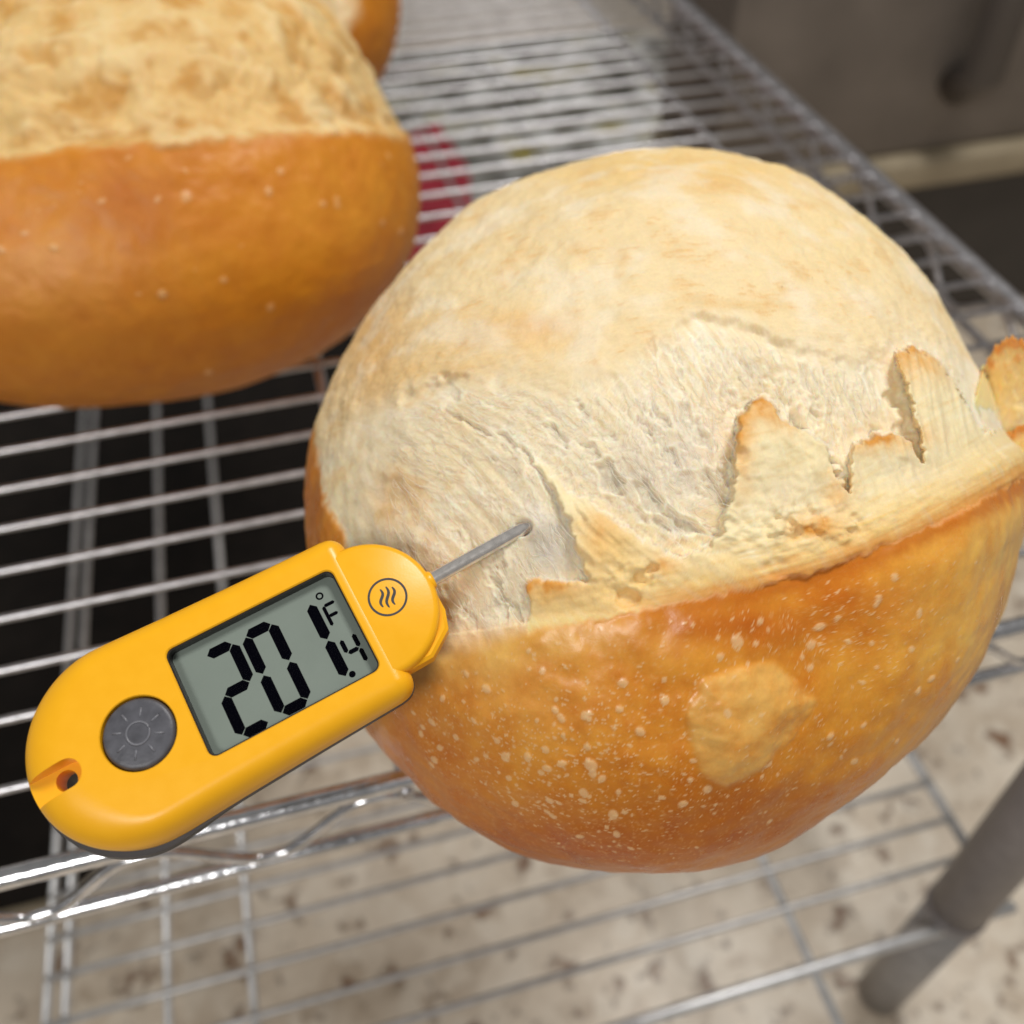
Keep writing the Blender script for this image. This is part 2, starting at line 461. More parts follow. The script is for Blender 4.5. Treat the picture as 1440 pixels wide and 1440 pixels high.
class Loaf:
    """an ellipsoid of dough, flattened where it sits, its outline eased by a few Fourier terms"""
    def __init__(s, cx, cy, a, b, c, yaw, k, n, sil=None, front=0.8):
        s.n = n; s.C = np.array([cx, cy, k * c])
        R = np.array([[math.cos(yaw), math.sin(yaw), 0], [-math.sin(yaw), math.cos(yaw), 0], [0, 0, 1]])
        s.A = np.diag([1 / a, 1 / b, 1 / c]) @ R; s.Ai = np.linalg.inv(s.A)
        o = s.A @ (EYE - s.C); s.o = o; w = o / np.linalg.norm(o)
        e1 = s.A @ CM[0]; e1 -= w * (e1 @ w); e1 /= np.linalg.norm(e1); e2 = np.cross(w, e1)
        s.fr = (w, e1, e2); s.coef = None
        if sil is not None:
            d = ray([p[0] for p in sil], [p[1] for p in sil]) @ s.A.T
            dn = d / np.linalg.norm(d, axis=1, keepdims=True); t = -(dn @ o)
            m = o + t[:, None] * dn; rad = np.linalg.norm(m, axis=1); ph = np.arctan2(m @ e2, m @ e1)
            K = 5; B = s.basis(ph, K); s.coef = np.linalg.solve(B.T @ B + 0.05 * np.diag([0.1] + [k2 * k2 for k2 in range(1, K + 1) for _ in (0, 1)]), B.T @ (rad - 1))
        th, ph = grid_dirs(n, front)
        f = 1.0
        if s.coef is not None: f = 1 + (s.basis(ph, 5) @ s.coef) * np.sin(th) ** 2
        D = (np.cos(th)[:, None] * w + np.sin(th)[:, None] * (np.cos(ph)[:, None] * e1 + np.sin(ph)[:, None] * e2))
        s.D = D; s.P = s.C + (D * np.atleast_1d(f)[:, None]) @ s.Ai.T
        nn = D @ s.A; s.Nn = nn / np.linalg.norm(nn, axis=1, keepdims=True)
        s.U, s.V = chart(s.P)
        vw = EYE - s.P; vw /= np.linalg.norm(vw, axis=1, keepdims=True)
        s.face = (s.Nn * vw).sum(1); s.front = sstep(-0.12, 0.06, s.face)
        ix = np.arange(n * n).reshape(n, n)
        s.F = np.stack([ix[:-1, :-1], ix[1:, :-1], ix[1:, 1:], ix[:-1, 1:]], -1).reshape(-1, 4)

    @staticmethod
    def basis(ph, K):
        return np.stack([np.ones_like(ph)] + [fn(k * ph) for k in range(1, K + 1) for fn in (np.cos, np.sin)], 1)

    def depth(s, u, v):
        d = ray(u, v) @ s.A.T; o = s.o; aa = (d * d).sum(-1); bb = d @ o; cc = o @ o - 1
        return (-bb - np.sqrt(np.maximum(bb * bb - aa * cc, 0))) / aa

    def flat(s, P):
        z = P[:, 2]; P = P.copy(); P[:, 2] = np.where(z < 0.006, 0.0004 + 0.0056 * np.exp((np.minimum(z, 0.006) - 0.006) / 0.0056), z); return P


def blend(base, col, w):
    return base + (np.asarray(col) - base) * w[:, None]


def spots(col, U, V, lst, front):
    for x, y, rx, ry, hexc, wt in lst:
        g = np.exp(-((U - x) / rx) ** 2 - ((V - y) / ry) ** 2) * wt * front
        col = blend(col, lin(hexc), np.clip(g, 0, 1))
    return col


def blisters(L, disp, col, cents, rad, amp, tint, rough):
    n = L.n; sub = np.arange(0, n * n)
    si = np.arange(0, n, 6); ii, jj = np.meshgrid(si, si, indexing='ij'); ids = (ii * n + jj).ravel()
    ok = L.face[ids] > 0.0; ids = ids[ok]; US, VS = L.U[ids], L.V[ids]
    for (u, v), r, a in zip(cents, rad, amp):
        k = ids[np.argmin((US - u) ** 2 + (VS - v) ** 2)]; i, j = divmod(k, n)
        # walk to the closest vertex, then a window round it
        w = 8; a0, a1, b0, b1 = max(i - w, 0), min(i + w + 1, n), max(j - w, 0), min(j + w + 1, n)
        win = (np.arange(a0, a1)[:, None] * n + np.arange(b0, b1)).ravel()
        k = win[np.argmin((L.U[win] - u) ** 2 + (L.V[win] - v) ** 2)]; i, j = divmod(k, n)
        w = int(r / 0.00014 * 1.6 * n / 900) + 4
        a0, a1, b0, b1 = max(i - w, 0), min(i + w + 1, n), max(j - w, 0), min(j + w + 1, n)
        win = (np.arange(a0, a1)[:, None] * n + np.arange(b0, b1)).ravel()
        dv = L.P[win] - L.P[k]
        ang = (k * 0.618) % 3.14; e = 1 + 0.5 * ((k * 0.317) % 1.0)
        x = dv @ CM[0]; yv = np.linalg.norm(dv - np.outer(x, CM[0]), axis=1) * np.sign(dv @ CM[1])
        xr = (x * math.cos(ang) + yv * math.sin(ang)) / e; yr = (-x * math.sin(ang) + yv * math.cos(ang))
        d = np.hypot(xr, yr) / r
        b = np.clip(1 - d * d, 0, 1); disp[win] += a * b ** 0.7
        cw = sstep(1.05, 0.75, d) * tint
        col[win] = blend(col[win], lin('#f6cd98'), cw); rough[win] = rough[win] * (1 - 0.25 * cw)


C_CRUST = lin('#eca440'); C_DOME = lin('#f3dcae'); C_CRUMB = lin('#f5e5c3')
SIL1 = [(432, 740), (430, 700), (437, 650), (452, 590), (470, 530), (495, 480), (530, 425), (575, 370), (625, 320), (680, 285), (740, 255), (800, 235), (870, 217), (935, 210), (1000, 210), (1060, 218), (1110, 235), (1160, 265), (1200, 300), (1250, 350), (1300, 400), (1340, 445), (1362, 490), (1425, 780), (1420, 850), (1395, 905), (1370, 950), (1330, 1010), (1290, 1050), (1240, 1095), (1180, 1140), (1110, 1180), (1040, 1205), (960, 1225), (900, 1232), (850, 1230), (790, 1215), (720, 1190), (650, 1155), (600, 1125), (560, 1075), (530, 1035), (515, 1010)]
L1 = Loaf(0.08588, 0.17452, 0.09227, 0.11243, 0.07530, -0.4612, 0.85, 900, SIL1)
U, V, P, FR = L1.U, L1.V, L1.P, L1.front
W1 = (P * 1000.0).astype(np.float32)                # millimetres, for noise
# tangent axes on the loaf: fibres run down and to the right
n_low = fbm(W1 / 14.0, 3)
n_mid = fbm(W1 / 5.0 + 31, 3)
n_fine = fbm(W1 / 1.6 + 77, 3)
LIP = [(470, 500), (449, 570), (448, 640), (462, 700), (500, 790), (560, 865), (620, 893), (680, 886), (750, 874), (850, 864), (950, 850), (1050, 828), (1150, 802), (1250, 762), (1350, 712), (1440, 662), (1560, 590)]
KED = [(400, 690), (500, 592), (560, 560), (640, 528), (720, 535), (800, 552), (870, 530), (925, 478), (985, 440), (1050, 455), (1130, 492), (1200, 505), (1290, 480), (1350, 500), (1460, 540)]
s = polydist(U, V, LIP)                            # + on the dome side
s_n = s + 5 * n_mid + 3 * n_fine
kd = polydist(U, V, KED) + 9 * n_mid + 7 * n_low   # + above (skin), - below (crumb)
e = np.interp(U, [560, 680, 800, 1000, 1200, 1440], [0, 0.3, 0.8, 1.8, 2.8, 4.2])
bw = np.interp(U, [560, 660, 760, 850, 1000, 1200, 1440], [8, 12, 30, 60, 78, 70, 50])
# ragged ridge of the torn lip: everything between it and the lip is one connected sheet of crust
RID = [(742, 890), (741, 814), (775, 810), (800, 818), (822, 813), (812, 780), (788, 720), (760, 668), (735, 622), (762, 648), (802, 688), (846, 718), (900, 752), (950, 783), (985, 772), (1015, 742), (1028, 692), (1032, 640),
       (1035, 582), (1053, 567), (1074, 551), (1090, 566), (1102, 584), (1130, 598), (1163, 624), (1182, 662), (1190, 688), (1194, 650), (1201, 622), (1232, 605), (1262, 608), (1284, 618), (1295, 642), (1288, 600), (1272, 545),
       (1250, 497), (1284, 483), (1316, 500), (1348, 540), (1374, 588), (1392, 606), (1480, 570)]
n_rag = fbm(W1 / 2.6 + 231, 3)
wz1 = 5.5 * n_rag + 1.2 * n_fine; wz2 = 5.5 * fbm(W1 / 2.6 + 131, 3) + 1.2 * n_fine
UX, VX = U + wz1, V + wz2
sheet_poly = RID + [(p[0], p[1] + 45) for p in LIP[::-1] if p[0] >= 750]
dR = np.abs(polydist(UX, VX, RID)); dD = np.abs(polydist(UX, VX, RID[8:14])); dT = np.abs(polydist(UX, VX, RID[1:8] + RID[8:9])); insh = inpoly(UX, VX, sheet_poly) & (L1.face > 0)
msh = np.where(insh, sstep(-0.5, 6.5, dR), 0.0)
hsoft = np.where(U < 965, sstep(0, 22, dD), 1.0)
lift = np.interp(U, [740, 830, 960, 1010, 1100, 1440], [1.2, 1.5, 0.8, 2.2, 2.6, 2.2]) * sstep(0, 1, s / np.interp(U, [740, 860, 1050, 1250, 1440], [45, 170, 220, 230, 150]))
h_in = 0.84 * e * (1 - 0.30 * sstep(0, 70, s)) + lift * hsoft
for x_, y_, rx_, ry_, d_ in ((1105, 665, 36, 46, 2.2), (1060, 700, 20, 30, 0.8), (1235, 665, 30, 30, 1.6), (1335, 590, 26, 40, 1.2), (1160, 700, 20, 24, 1.5), (1290, 660, 26, 16, 1.2), (880, 830, 40, 16, 0.8)):
    h_in = h_in - d_ * np.exp(-((U - x_) / rx_) ** 2 - ((V - y_) / ry_) ** 2)
rough_sh = np.exp(-((U - 1130) / 90) ** 2 - ((V - 738) / 34) ** 2) + 0.6 * np.exp(-((U - 880) / 60) ** 2 - ((V - 815) / 30) ** 2)
h_in = h_in + rough_sh * (1.9 * fbm(W1 / 2.8 + 61, 3)) * sstep(4, 30, s) + (0.30 * n_mid + 0.22 * n_rag + 0.07 * n_fine) * sstep(0, 30, s)
vdo = np.interp(U, [480, 640, 745, 830, 950, 1050, 1200, 1330, 1420], [0, 0.2, 0.35, 2.0, 4.2, 6.2, 6.2, 4.6, 1.8]) * (1 + 0.3 * n_low)
h_out = -vdo * (0.7 * np.exp(-dR / 85.0) + 0.3 * np.exp(-dR / 18.0)) * sstep(40, -60, kd)
t_out = np.where(U < 742, -vdo * np.exp(-np.maximum(s, 0) / 80.0), h_out)
hc_cr = e * np.exp(-((s + 26) / 62.0) ** 2)
up_sheet = np.where(s > 0, np.where(insh, h_in * msh + t_out * (1 - msh), t_out), 0.0) * FR      # the torn sheet rises along the loaf's open face
prof = np.where(s <= 0, hc_cr, 0.0)
prof = prof + np.where(s > 0, 0, 0) + np.where((s > 0) & ~insh, hc_cr * np.exp(-s / 25.0) * sstep(745, 700, U), 0)
disp = prof * FR
lipgroove = np.exp(-((s + 1) / 9.0) ** 2) * sstep(560, 700, U)
sw = np.interp(U, [480, 600, 680, 800, 950], [6, 34, 30, 10, 3.5])
crust_front = sstep(sw, -sw, s_n + 0.35 * (sw - 3.5))
zrel = (P[:, 2] - L1.C[2]) / 0.075
crust_back = sstep(0.12, -0.06, zrel + 0.12 * n_low)
crust = crust_front * FR + crust_back * (1 - FR)
band = msh * FR * (1 - crust_front)
crumb = sstep(26, -30, kd) * (1 - crust) * (1 - band) * FR
skin = np.clip(1 - crust - crumb - band, 0, 1)
# --- skin: gentle lumps and fine cross wrinkles
hx = CM[0] * 0.97 - CM[1] * 0.12; hx = hx / np.linalg.norm(hx)
al = W1 @ hx
Wsk = W1 + np.outer(al * (1 / 4.5 - 1), hx).astype(np.float32)
wr = fbm(Wsk / 0.9 + 5, 3)
disp += skin * (0.60 * n_low + 0.30 * n_mid + 0.15 * wr + 0.04 * n_fine) * (0.4 + 0.6 * FR)
# --- crumb: silky fibres smeared along the pull of the tear, laid out on a chart raster
FLOW = np.array([(570, 600, 18), (600, 660, 30), (540, 720, 70), (640, 720, 45), (700, 640, 42), (720, 720, 56), (770, 700, 61), (770, 800, 62), (660, 860, 68), (600, 800, 55), (700, 560, 18), (820, 560, 40),
                 (860, 640, 45), (900, 560, 55), (950, 650, 58), (1000, 520, 60), (1050, 640, 70), (1150, 580, 72), (1250, 560, 75), (1330, 560, 78), (900, 760, 36), (1000, 740, 20), (1100, 720, 78), (1200, 690, 70), (850, 820, 30), (480, 640, 80), (500, 560, -30)], float)


def flow_ang(u, v):
    num = np.zeros(u.shape); den = np.zeros(u.shape)
    for x, y_, a_ in FLOW:
        w = 1.0 / ((u - x) ** 2 + (v - y_) ** 2 + 500.0) ** 1.5; num += w * a_; den += w
    return np.radians(num / den)


GU0, GV0, GW, GH = 400, 380, 1080, 560
gu, gv = np.meshgrid(np.arange(GW) + GU0, np.arange(GH) + GV0, indexing='ij')
gu = gu.astype(np.float32); gv = gv.astype(np.float32)
fa = flow_ang(gu, gv) + 0.16 * perlin(np.stack([gu.ravel() / 45, gv.ravel() / 45, 0 * gu.ravel()], 1)).reshape(gu.shape)
fx = np.cos(fa).astype(np.float32); fy = np.sin(fa).astype(np.float32)


def boxblur(a, r):
    for ax in (0, 1):
        k = np.cumsum(np.concatenate([np.repeat(a.take([0], ax), r + 1, ax), a, np.repeat(a.take([-1], ax), r, ax)], ax), ax)
        n_ = a.shape[ax]; hi = k.take(np.arange(2 * r + 1, 2 * r + 1 + n_), ax); lo = k.take(np.arange(0, n_), ax); a = (hi - lo) / (2 * r + 1)
    return a


def lic(r, half, step, seed):
    z = np.random.default_rng(seed).normal(size=gu.shape).astype(np.float32)
    if r: z = boxblur(boxblur(z, r), r)
    acc = z.copy(); wsum = 1.0
    for sg_ in (1, -1):
        x = gu - GU0; y_ = gv - GV0
        for k in range(half):
            i = np.clip(x.astype(np.int32), 0, GW - 1); j = np.clip(y_.astype(np.int32), 0, GH - 1)
            x = x + sg_ * step * fx[i, j]; y_ = y_ + sg_ * step * fy[i, j]
            i = np.clip(x.astype(np.int32), 0, GW - 1); j = np.clip(y_.astype(np.int32), 0, GH - 1)
            w = 0.5 + 0.5 * math.cos(math.pi * k / half); acc += w * z[i, j]; wsum += w
    acc -= acc.mean(); return acc / acc.std()


la = lic(0, 22, 1.2, 1); lb = lic(2, 24, 2.0, 2); lc = lic(5, 26, 3.0, 3)
la = boxblur(la, 1); la /= la.std()
HC = 0.028 * la + 0.045 * lb + 0.13 * lc
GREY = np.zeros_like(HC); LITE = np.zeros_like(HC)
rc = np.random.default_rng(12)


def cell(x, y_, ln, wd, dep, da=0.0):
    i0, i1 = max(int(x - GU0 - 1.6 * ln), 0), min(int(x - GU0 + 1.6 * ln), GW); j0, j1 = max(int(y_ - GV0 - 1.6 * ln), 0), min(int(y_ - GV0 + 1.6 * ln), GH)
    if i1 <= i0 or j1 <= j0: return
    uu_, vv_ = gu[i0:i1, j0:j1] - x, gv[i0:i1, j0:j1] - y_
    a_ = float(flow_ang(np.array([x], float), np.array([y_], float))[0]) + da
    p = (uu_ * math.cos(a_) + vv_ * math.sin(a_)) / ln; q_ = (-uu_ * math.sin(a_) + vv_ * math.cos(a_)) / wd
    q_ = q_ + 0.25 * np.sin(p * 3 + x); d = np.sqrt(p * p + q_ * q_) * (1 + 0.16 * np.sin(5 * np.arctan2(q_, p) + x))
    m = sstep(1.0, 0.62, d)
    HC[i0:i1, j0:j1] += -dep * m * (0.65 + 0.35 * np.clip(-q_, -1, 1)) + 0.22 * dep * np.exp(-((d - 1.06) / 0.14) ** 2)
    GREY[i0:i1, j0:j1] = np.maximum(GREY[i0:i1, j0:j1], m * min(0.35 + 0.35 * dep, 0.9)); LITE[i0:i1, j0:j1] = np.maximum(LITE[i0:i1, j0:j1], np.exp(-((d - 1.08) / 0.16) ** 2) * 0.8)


nc_ = 0
while nc_ < 260:
    x, y_ = rc.uniform(560, 1340), rc.uniform(470, 870)
    wgt = 0.10 + 0.9 * math.exp(-((x - 930) / 170) ** 2 - ((y_ - 640) / 90) ** 2) + 0.6 * math.exp(-((x - 1160) / 130) ** 2 - ((y_ - 610) / 80) ** 2) + 0.5 * math.exp(-((x - 690) / 60) ** 2 - ((y_ - 850) / 50) ** 2) + 0.35 * math.exp(-((x - 730) / 60) ** 2 - ((y_ - 620) / 60) ** 2)
    if rc.random() > wgt: continue
    ln = rc.uniform(4, 11) + (rc.uniform(4, 20) if rc.random() < 0.3 else 0)
    cell(x, y_, ln, ln * rc.uniform(0.28, 0.6), 0.20 + 0.05 * ln * rc.random(), rc.normal() * 0.15); nc_ += 1
for x, y_, ln, wd, dep in ((858, 672, 30, 17, 1.7), (915, 700, 34, 15, 1.5), (985, 612, 26, 11, 1.2), (945, 645, 22, 10, 1.1), (640, 585, 22, 5, 1.0), (672, 602, 26, 5, 1.2), (712, 618, 22, 6, 1.2), (745, 645, 30, 6, 1.3), (775, 690, 36, 7, 1.2),
                           (1120, 690, 34, 13, 1.6), (1172, 662, 26, 10, 1.6), (960, 735, 34, 12, 2.0), (1010, 690, 40, 12, 1.4), (905, 600, 18, 8, 0.8), (820, 580, 16, 7, 0.6), (700, 830, 26, 7, 0.9), (660, 870, 24, 8, 0.8), (725, 862, 22, 7, 0.9),
                           (1150, 540, 22, 6, 0.7), (1200, 570, 30, 6, 0.8), (1225, 540, 26, 5, 0.6), (1100, 560, 24, 6, 0.6), (1050, 520, 22, 6, 0.6)):
    cell(x, y_, ln, wd, dep)
npore = 0
while npore < 2600:
    x, y_ = rc.uniform(520, 1340), rc.uniform(460, 880)
    if rc.random() > 0.25 + 0.75 * math.exp(-((x - 960) / 220) ** 2 - ((y_ - 640) / 110) ** 2): continue
    ln = rc.uniform(1.6, 4.2) * (1 + 0.8 * (rc.random() < 0.1)); cell(x, y_, ln * rc.uniform(1.0, 1.7), ln * rc.uniform(0.6, 0.9), rc.uniform(0.07, 0.26), rc.normal() * 0.2); npore += 1
HC = HC.astype(np.float32)


def gsample(G, u, v):
    x = np.clip(u - GU0, 0, GW - 1.001); y_ = np.clip(v - GV0, 0, GH - 1.001); i = x.astype(int); j = y_.astype(int); f = x - i; g_ = y_ - j
    return G[i, j] * (1 - f) * (1 - g_) + G[i + 1, j] * f * (1 - g_) + G[i, j + 1] * (1 - f) * g_ + G[i + 1, j + 1] * f * g_


hc = gsample(HC, U, V); st1 = gsample(la, U, V); st2 = gsample(lb, U, V); st3 = gsample(lc, U, V); gcell = gsample(GREY, U, V); lcell = gsample(LITE, U, V)
calm = 1 - 0.55 * np.exp(-((U - 772) / 45) ** 2 - ((V - 765) / 55) ** 2)
disp += crumb * hc * calm * (0.15 + 0.85 * sstep(520, 680, U)) + crumb * (0.25 * n_mid + 0.5 * n_low)
bstr = fbm(np.stack([U / 60.0, s / 7.0, 0 * U], 1).astype(np.float32), 3)
disp += band * (0.35 * np.minimum(hc, 0.1) * sstep(40, 90, s) + 0.16 * bstr * sstep(110, 30, s) + (0.10 * st2 + 0.08 * st3 + 0.03 * st1) * sstep(30, 80, s))
# --- ledges where the skin tore
led = np.interp(U, [540, 580, 640, 690, 930, 985, 1100, 1150, 1210], [0, 0.8, 0.8, 0.05, 0.05, 1, 1, 0.4, 0.0])
disp += FR * led * (0.8 * sstep(-4, 3, kd) * np.exp(-np.maximum(kd, 0) / 45.0) - 0.7 * np.exp(-((kd + 8) / 8.0) ** 2)) * sstep(-70, -20, kd)
for (hx_, hy_, hr, hd) in ((905, 812, 13, 1.7), (882, 842, 15, 1.6), (918, 800, 8, 1.5), (1085, 800, 18, 0.8), (1256, 560, 15, 1.4), (1270, 602, 13, 1.2), (545, 690, 26, 0.5), (1040, 640, 16, 1.2)):
    g = np.hypot((U - hx_) / 1.3, V - hy_) + 3 * n_mid
    disp -= FR * hd * sstep(hr, hr * 0.5, g)
disp += FR * (1.5 * np.exp(-((U - 755) / 24) ** 2 - ((V - 738) / 24) ** 2) - 1.1 * np.exp(-((U - 712) / 22) ** 2 - ((V - 757) / 14) ** 2))
g = np.hypot((U - 737) / 1.2, V - 743); disp += FR * (0.3 * np.exp(-((g - 15) / 5.0) ** 2) - 2.0 * sstep(12.5, 7.5, g + 2 * n_fine))
# --- crust: smooth swells
n_big = perlin(W1 / 34.0 + 3)
disp += 1.6 * n_big * (1 - crumb) * (1 - band) + crust * (0.55 * n_low + 0.10 * n_mid + 0.02 * n_fine)
# --- big blister
BL = [(967, 1000), (985, 955), (1035, 938), (1090, 930), (1122, 960), (1152, 984), (1118, 1035), (1070, 1080), (1022, 1108), (985, 1085), (970, 1040)]
bd = np.abs(polydist(U, V, BL + [BL[0]])); bin_ = inpoly(U, V, BL); bd = np.where(bin_, bd, -bd) + 3 * n_mid
bmask = sstep(-5, 9, bd) * FR
disp += (0.35 * sstep(-5, 9, bd) + 1.6 * sstep(-4, 50, bd)) * FR + 0.2 * np.where(bd > 0, n_mid, 0) * FR
# --- colour
n_c = fbm(W1 / 9.0 + 200, 4); n_c2 = fbm(W1 / 3.0 + 300, 3)
col = np.tile(C_CRUST, (len(P), 1))
col = spots(col, U, V, [(640, 925, 110, 50, '#f7d998', 0.9), (760, 900, 150, 30, '#f2c678', 0.8), (600, 1070, 110, 120, '#d2822a', 0.85), (820, 1190, 300, 70, '#b86208', 0.95),
                        (760, 990, 130, 70, '#eeb064', 0.7), (900, 1010, 130, 80, '#df9236', 0.6), (1060, 880, 150, 30, '#cb6f22', 0.9), (1200, 840, 130, 34, '#d67f2c', 0.8), (1080, 940, 160, 40, '#e29a46', 0.5),
                        (1060, 1140, 190, 70, '#bd6a12', 0.9), (1200, 1000, 110, 90, '#df983a', 0.6), (1350, 860, 90, 140, '#f3c26c', 0.95), (1290, 1000, 110, 80, '#e3a548', 0.7),
                        (440, 700, 30, 90, '#d0823a', 0.8), (1400, 760, 60, 60, '#f4cd83', 0.8), (560, 1080, 30, 60, '#c97827', 0.6)], np.ones_like(FR))
col *= 1 + n_c[:, None] * np.array([0.10, 0.24, 0.40]) + n_c2[:, None] * np.array([0.05, 0.11, 0.16])
col = col * np.array([1.0, 0.90, 0.60])
spk = sstep(0.30, 0.55, fbm(W1 / 0.75 + 410, 2)); col = blend(col, lin('#eeb673'), 0.30 * spk * crust)
col = blend(col, lin('#f0bd68'), np.clip(bmask * (0.60 + 0.35 * n_c + 0.25 * n_c2), 0, 0.85))
dome = np.tile(C_DOME, (len(P), 1))
dome = spots(dome, U, V, [(700, 470, 120, 32, '#f0c481', 0.85), (760, 455, 40, 14, '#e3ac63', 0.7), (600, 500, 120, 60, '#eccb94', 0.6), (520, 480, 50, 120, '#e9b874', 0.8), (640, 340, 160, 50, '#f0d29b', 0.55),
                          (930, 235, 260, 40, '#efc982', 0.85), (1200, 330, 120, 60, '#f2d79d', 0.6), (1010, 258, 60, 18, '#e9bd77', 0.6), (850, 300, 160, 40, '#f3d8a6', 0.4), (470, 610, 30, 60, '#efd3a0', 0.7),
                          (640, 525, 70, 12, '#e6bb74', 0.6), (1040, 430, 90, 8, '#e2bd7e', 0.5)], FR)
dome = blend(dome, lin('#eabf80'), np.clip(0.38 * sstep(0.1, 0.7, n_c + 0.4 * wr), 0, 1)); dome *= (1 + 0.05 * wr + 0.03 * n_c2)[:, None]; dome = blend(dome, lin('#d9a663'), 0.40 * sstep(0.35, 0.95, wr + 0.5 * n_c)); dome = blend(dome, lin('#8a6a42'), 0.7 * sstep(0.86, 1.0, fbm(W1 / 0.55 + 640, 1) + 0.25 * n_c))
dome = blend(dome, lin('#f9efd8'), 0.45 * sstep(-0.2, 0.7, fbm(W1 / 12 + 500, 4)))
crm = np.tile(C_CRUMB, (len(P), 1))
crm = blend(crm, lin('#f0deb6'), np.clip(0.6 * sstep(0.1, 1.5, st3), 0, 1))
crm = blend(crm, lin('#e6d0a6'), np.clip(0.45 * sstep(0.3, 2.0, -st2) + 0.22 * sstep(0.2, 1.8, -st1), 0, 1))
crm = blend(crm, lin('#fff8e8'), np.clip(0.45 * sstep(0.3, 1.8, st2) + 0.35 * sstep(0.5, 2.0, st1), 0, 1))
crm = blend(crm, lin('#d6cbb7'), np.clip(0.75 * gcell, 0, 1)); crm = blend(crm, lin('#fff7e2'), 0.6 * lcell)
crm = spots(crm, U, V, [(772, 765, 42, 60, '#cfc9c0', 0.75), (545, 700, 30, 50, '#dba862', 0.55), (600, 640, 90, 60, '#efdcb4', 0.5), (660, 800, 60, 60, '#e6d8bb', 0.35), (960, 640, 70, 60, '#ddd5c8', 0.45), (880, 670, 40, 24, '#cfc5b4', 0.5),
                        (1200, 560, 120, 50, '#f5e9c9', 0.4), (690, 850, 60, 40, '#e4d8bd', 0.5), (480, 700, 30, 90, '#f0dcae', 0.6)], FR)
crm = blend(crm, lin('#e2b673'), np.clip(0.45 * sstep(0.1, 0.6, n_c + 0.15 * st2) * sstep(760, 560, U), 0, 1))
bnd = np.tile(lin('#f8e7ba'), (len(P), 1))
bnd = blend(bnd, lin('#f3cf87'), np.clip(0.85 * sstep(90, 15, s_n) + 0.35 * sstep(0.1, 0.8, bstr), 0, 1))
bnd = blend(bnd, lin('#fdf3d6'), np.clip(0.45 * sstep(0.2, 0.9, -bstr) * sstep(20, 50, s_n) + 0.25 * sstep(0.4, 2, st2), 0, 1))
bnd = blend(bnd, lin('#e2a24f'), np.clip(0.8 * sstep(34, 4, s_n + 14 * bstr) * sstep(780, 1000, U), 0, 1))
bnd = blend(bnd, lin('#e0cfae'), np.clip(0.6 * np.exp(-((U - 1105) / 40) ** 2 - ((V - 690) / 30) ** 2) + 0.4 * np.exp(-((U - 1290) / 50) ** 2 - ((V - 665) / 22) ** 2) + 0.25 * sstep(0.4, 2, -st2), 0, 1))
bnd = blend(bnd, lin('#fff6dc'), np.clip(0.6 * np.exp(-dR / 3.0) + 0.3 * sstep(0.3, 0.9, n_rag) * rough_sh, 0, 1))
bnd = spots(bnd, UX, VX, [(860, 770, 60, 50, '#f1cb82', 0.8), (800, 845, 60, 30, '#ecc987', 0.7)], FR)
for x_, y_, rx_, ry_, w_ in ((1038, 592, 16, 34, 1.0), (1074, 560, 34, 20, 1.0), (1104, 588, 22, 14, 0.6), (1240, 614, 48, 14, 1.0), (1285, 492, 44, 20, 0.9), (1262, 516, 14, 32, 0.6), (768, 820, 36, 14, 1.0), (842, 758, 14, 26, 0.42), (1146, 742, 24, 13, 1.0),
                             (1182, 690, 16, 24, 0.5), (935, 795, 16, 12, 0.7), (1320, 512, 26, 24, 0.4), (1045, 655, 10, 40, 0.4), (850, 740, 30, 10, 0.3)):
    g = np.exp(-((UX - x_) / (1.35 * rx_)) ** 2 - ((VX - y_) / (1.35 * ry_)) ** 2) * w_ * (0.95 + 0.5 * n_rag)
    bnd = blend(bnd, lin('#e8ab56'), np.clip(1.05 * g, 0, 1)); bnd = blend(bnd, lin('#c87a2c'), np.clip(1.0 * g - 0.62, 0, 1))
full = blend(dome, np.zeros(3), np.zeros(len(P)))
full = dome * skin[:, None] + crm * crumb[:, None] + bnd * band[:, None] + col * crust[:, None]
full = blend(full, lin('#c26a18'), np.clip(0.8 * np.exp(-((s_n + 8) / 14.0) ** 2) * sstep(860, 1060, U) * FR, 0, 1))
full = np.clip(full, 0.005, 0.95)
rough = 0.30 * crust + 0.72 * skin + 0.85 * crumb + 0.6 * band + 0.06 * n_c * crust
# small blisters: fermentation bubbles in the crust
rb = np.random.default_rng(21); cents = []; rad = []; amp = []
CRP = [(560, 1000), (640, 925), (760, 890), (960, 868), (1100, 838), (1260, 785), (1360, 750), (1400, 860), (1330, 990), (1180, 1125), (1000, 1205), (860, 1222), (740, 1185), (620, 1115)]
while len(cents) < 1300:
    u_, v_ = rb.uniform(540, 1410), rb.uniform(780, 1230)
    if not inpoly(np.array([u_]), np.array([v_]), CRP)[0]: continue
    den = 0.12 + 1.1 * math.exp(-((u_ - 830) / 150) ** 2 - ((v_ - 1080) / 110) ** 2) + 0.6 * math.exp(-((u_ - 1180) / 120) ** 2 - ((v_ - 890) / 60) ** 2) + 0.5 * math.exp(-((u_ - 640) / 90) ** 2 - ((v_ - 1040) / 70) ** 2) + 0.35 * math.exp(-((u_ - 1150) / 100) ** 2 - ((v_ - 1060) / 60) ** 2)
    if rb.random() > den: continue
    if inpoly(np.array([u_]), np.array([v_]), BL)[0] and rb.random() < 0.8: continue
    r_ = 0.00014 + 0.00020 * rb.random() + (0.0007 * rb.random() ** 2.0 if rb.random() < 0.16 else 0)
    cents.append((u_, v_)); rad.append(r_); amp.append(r_ * 1000 * (0.14 + 0.14 * rb.random()))
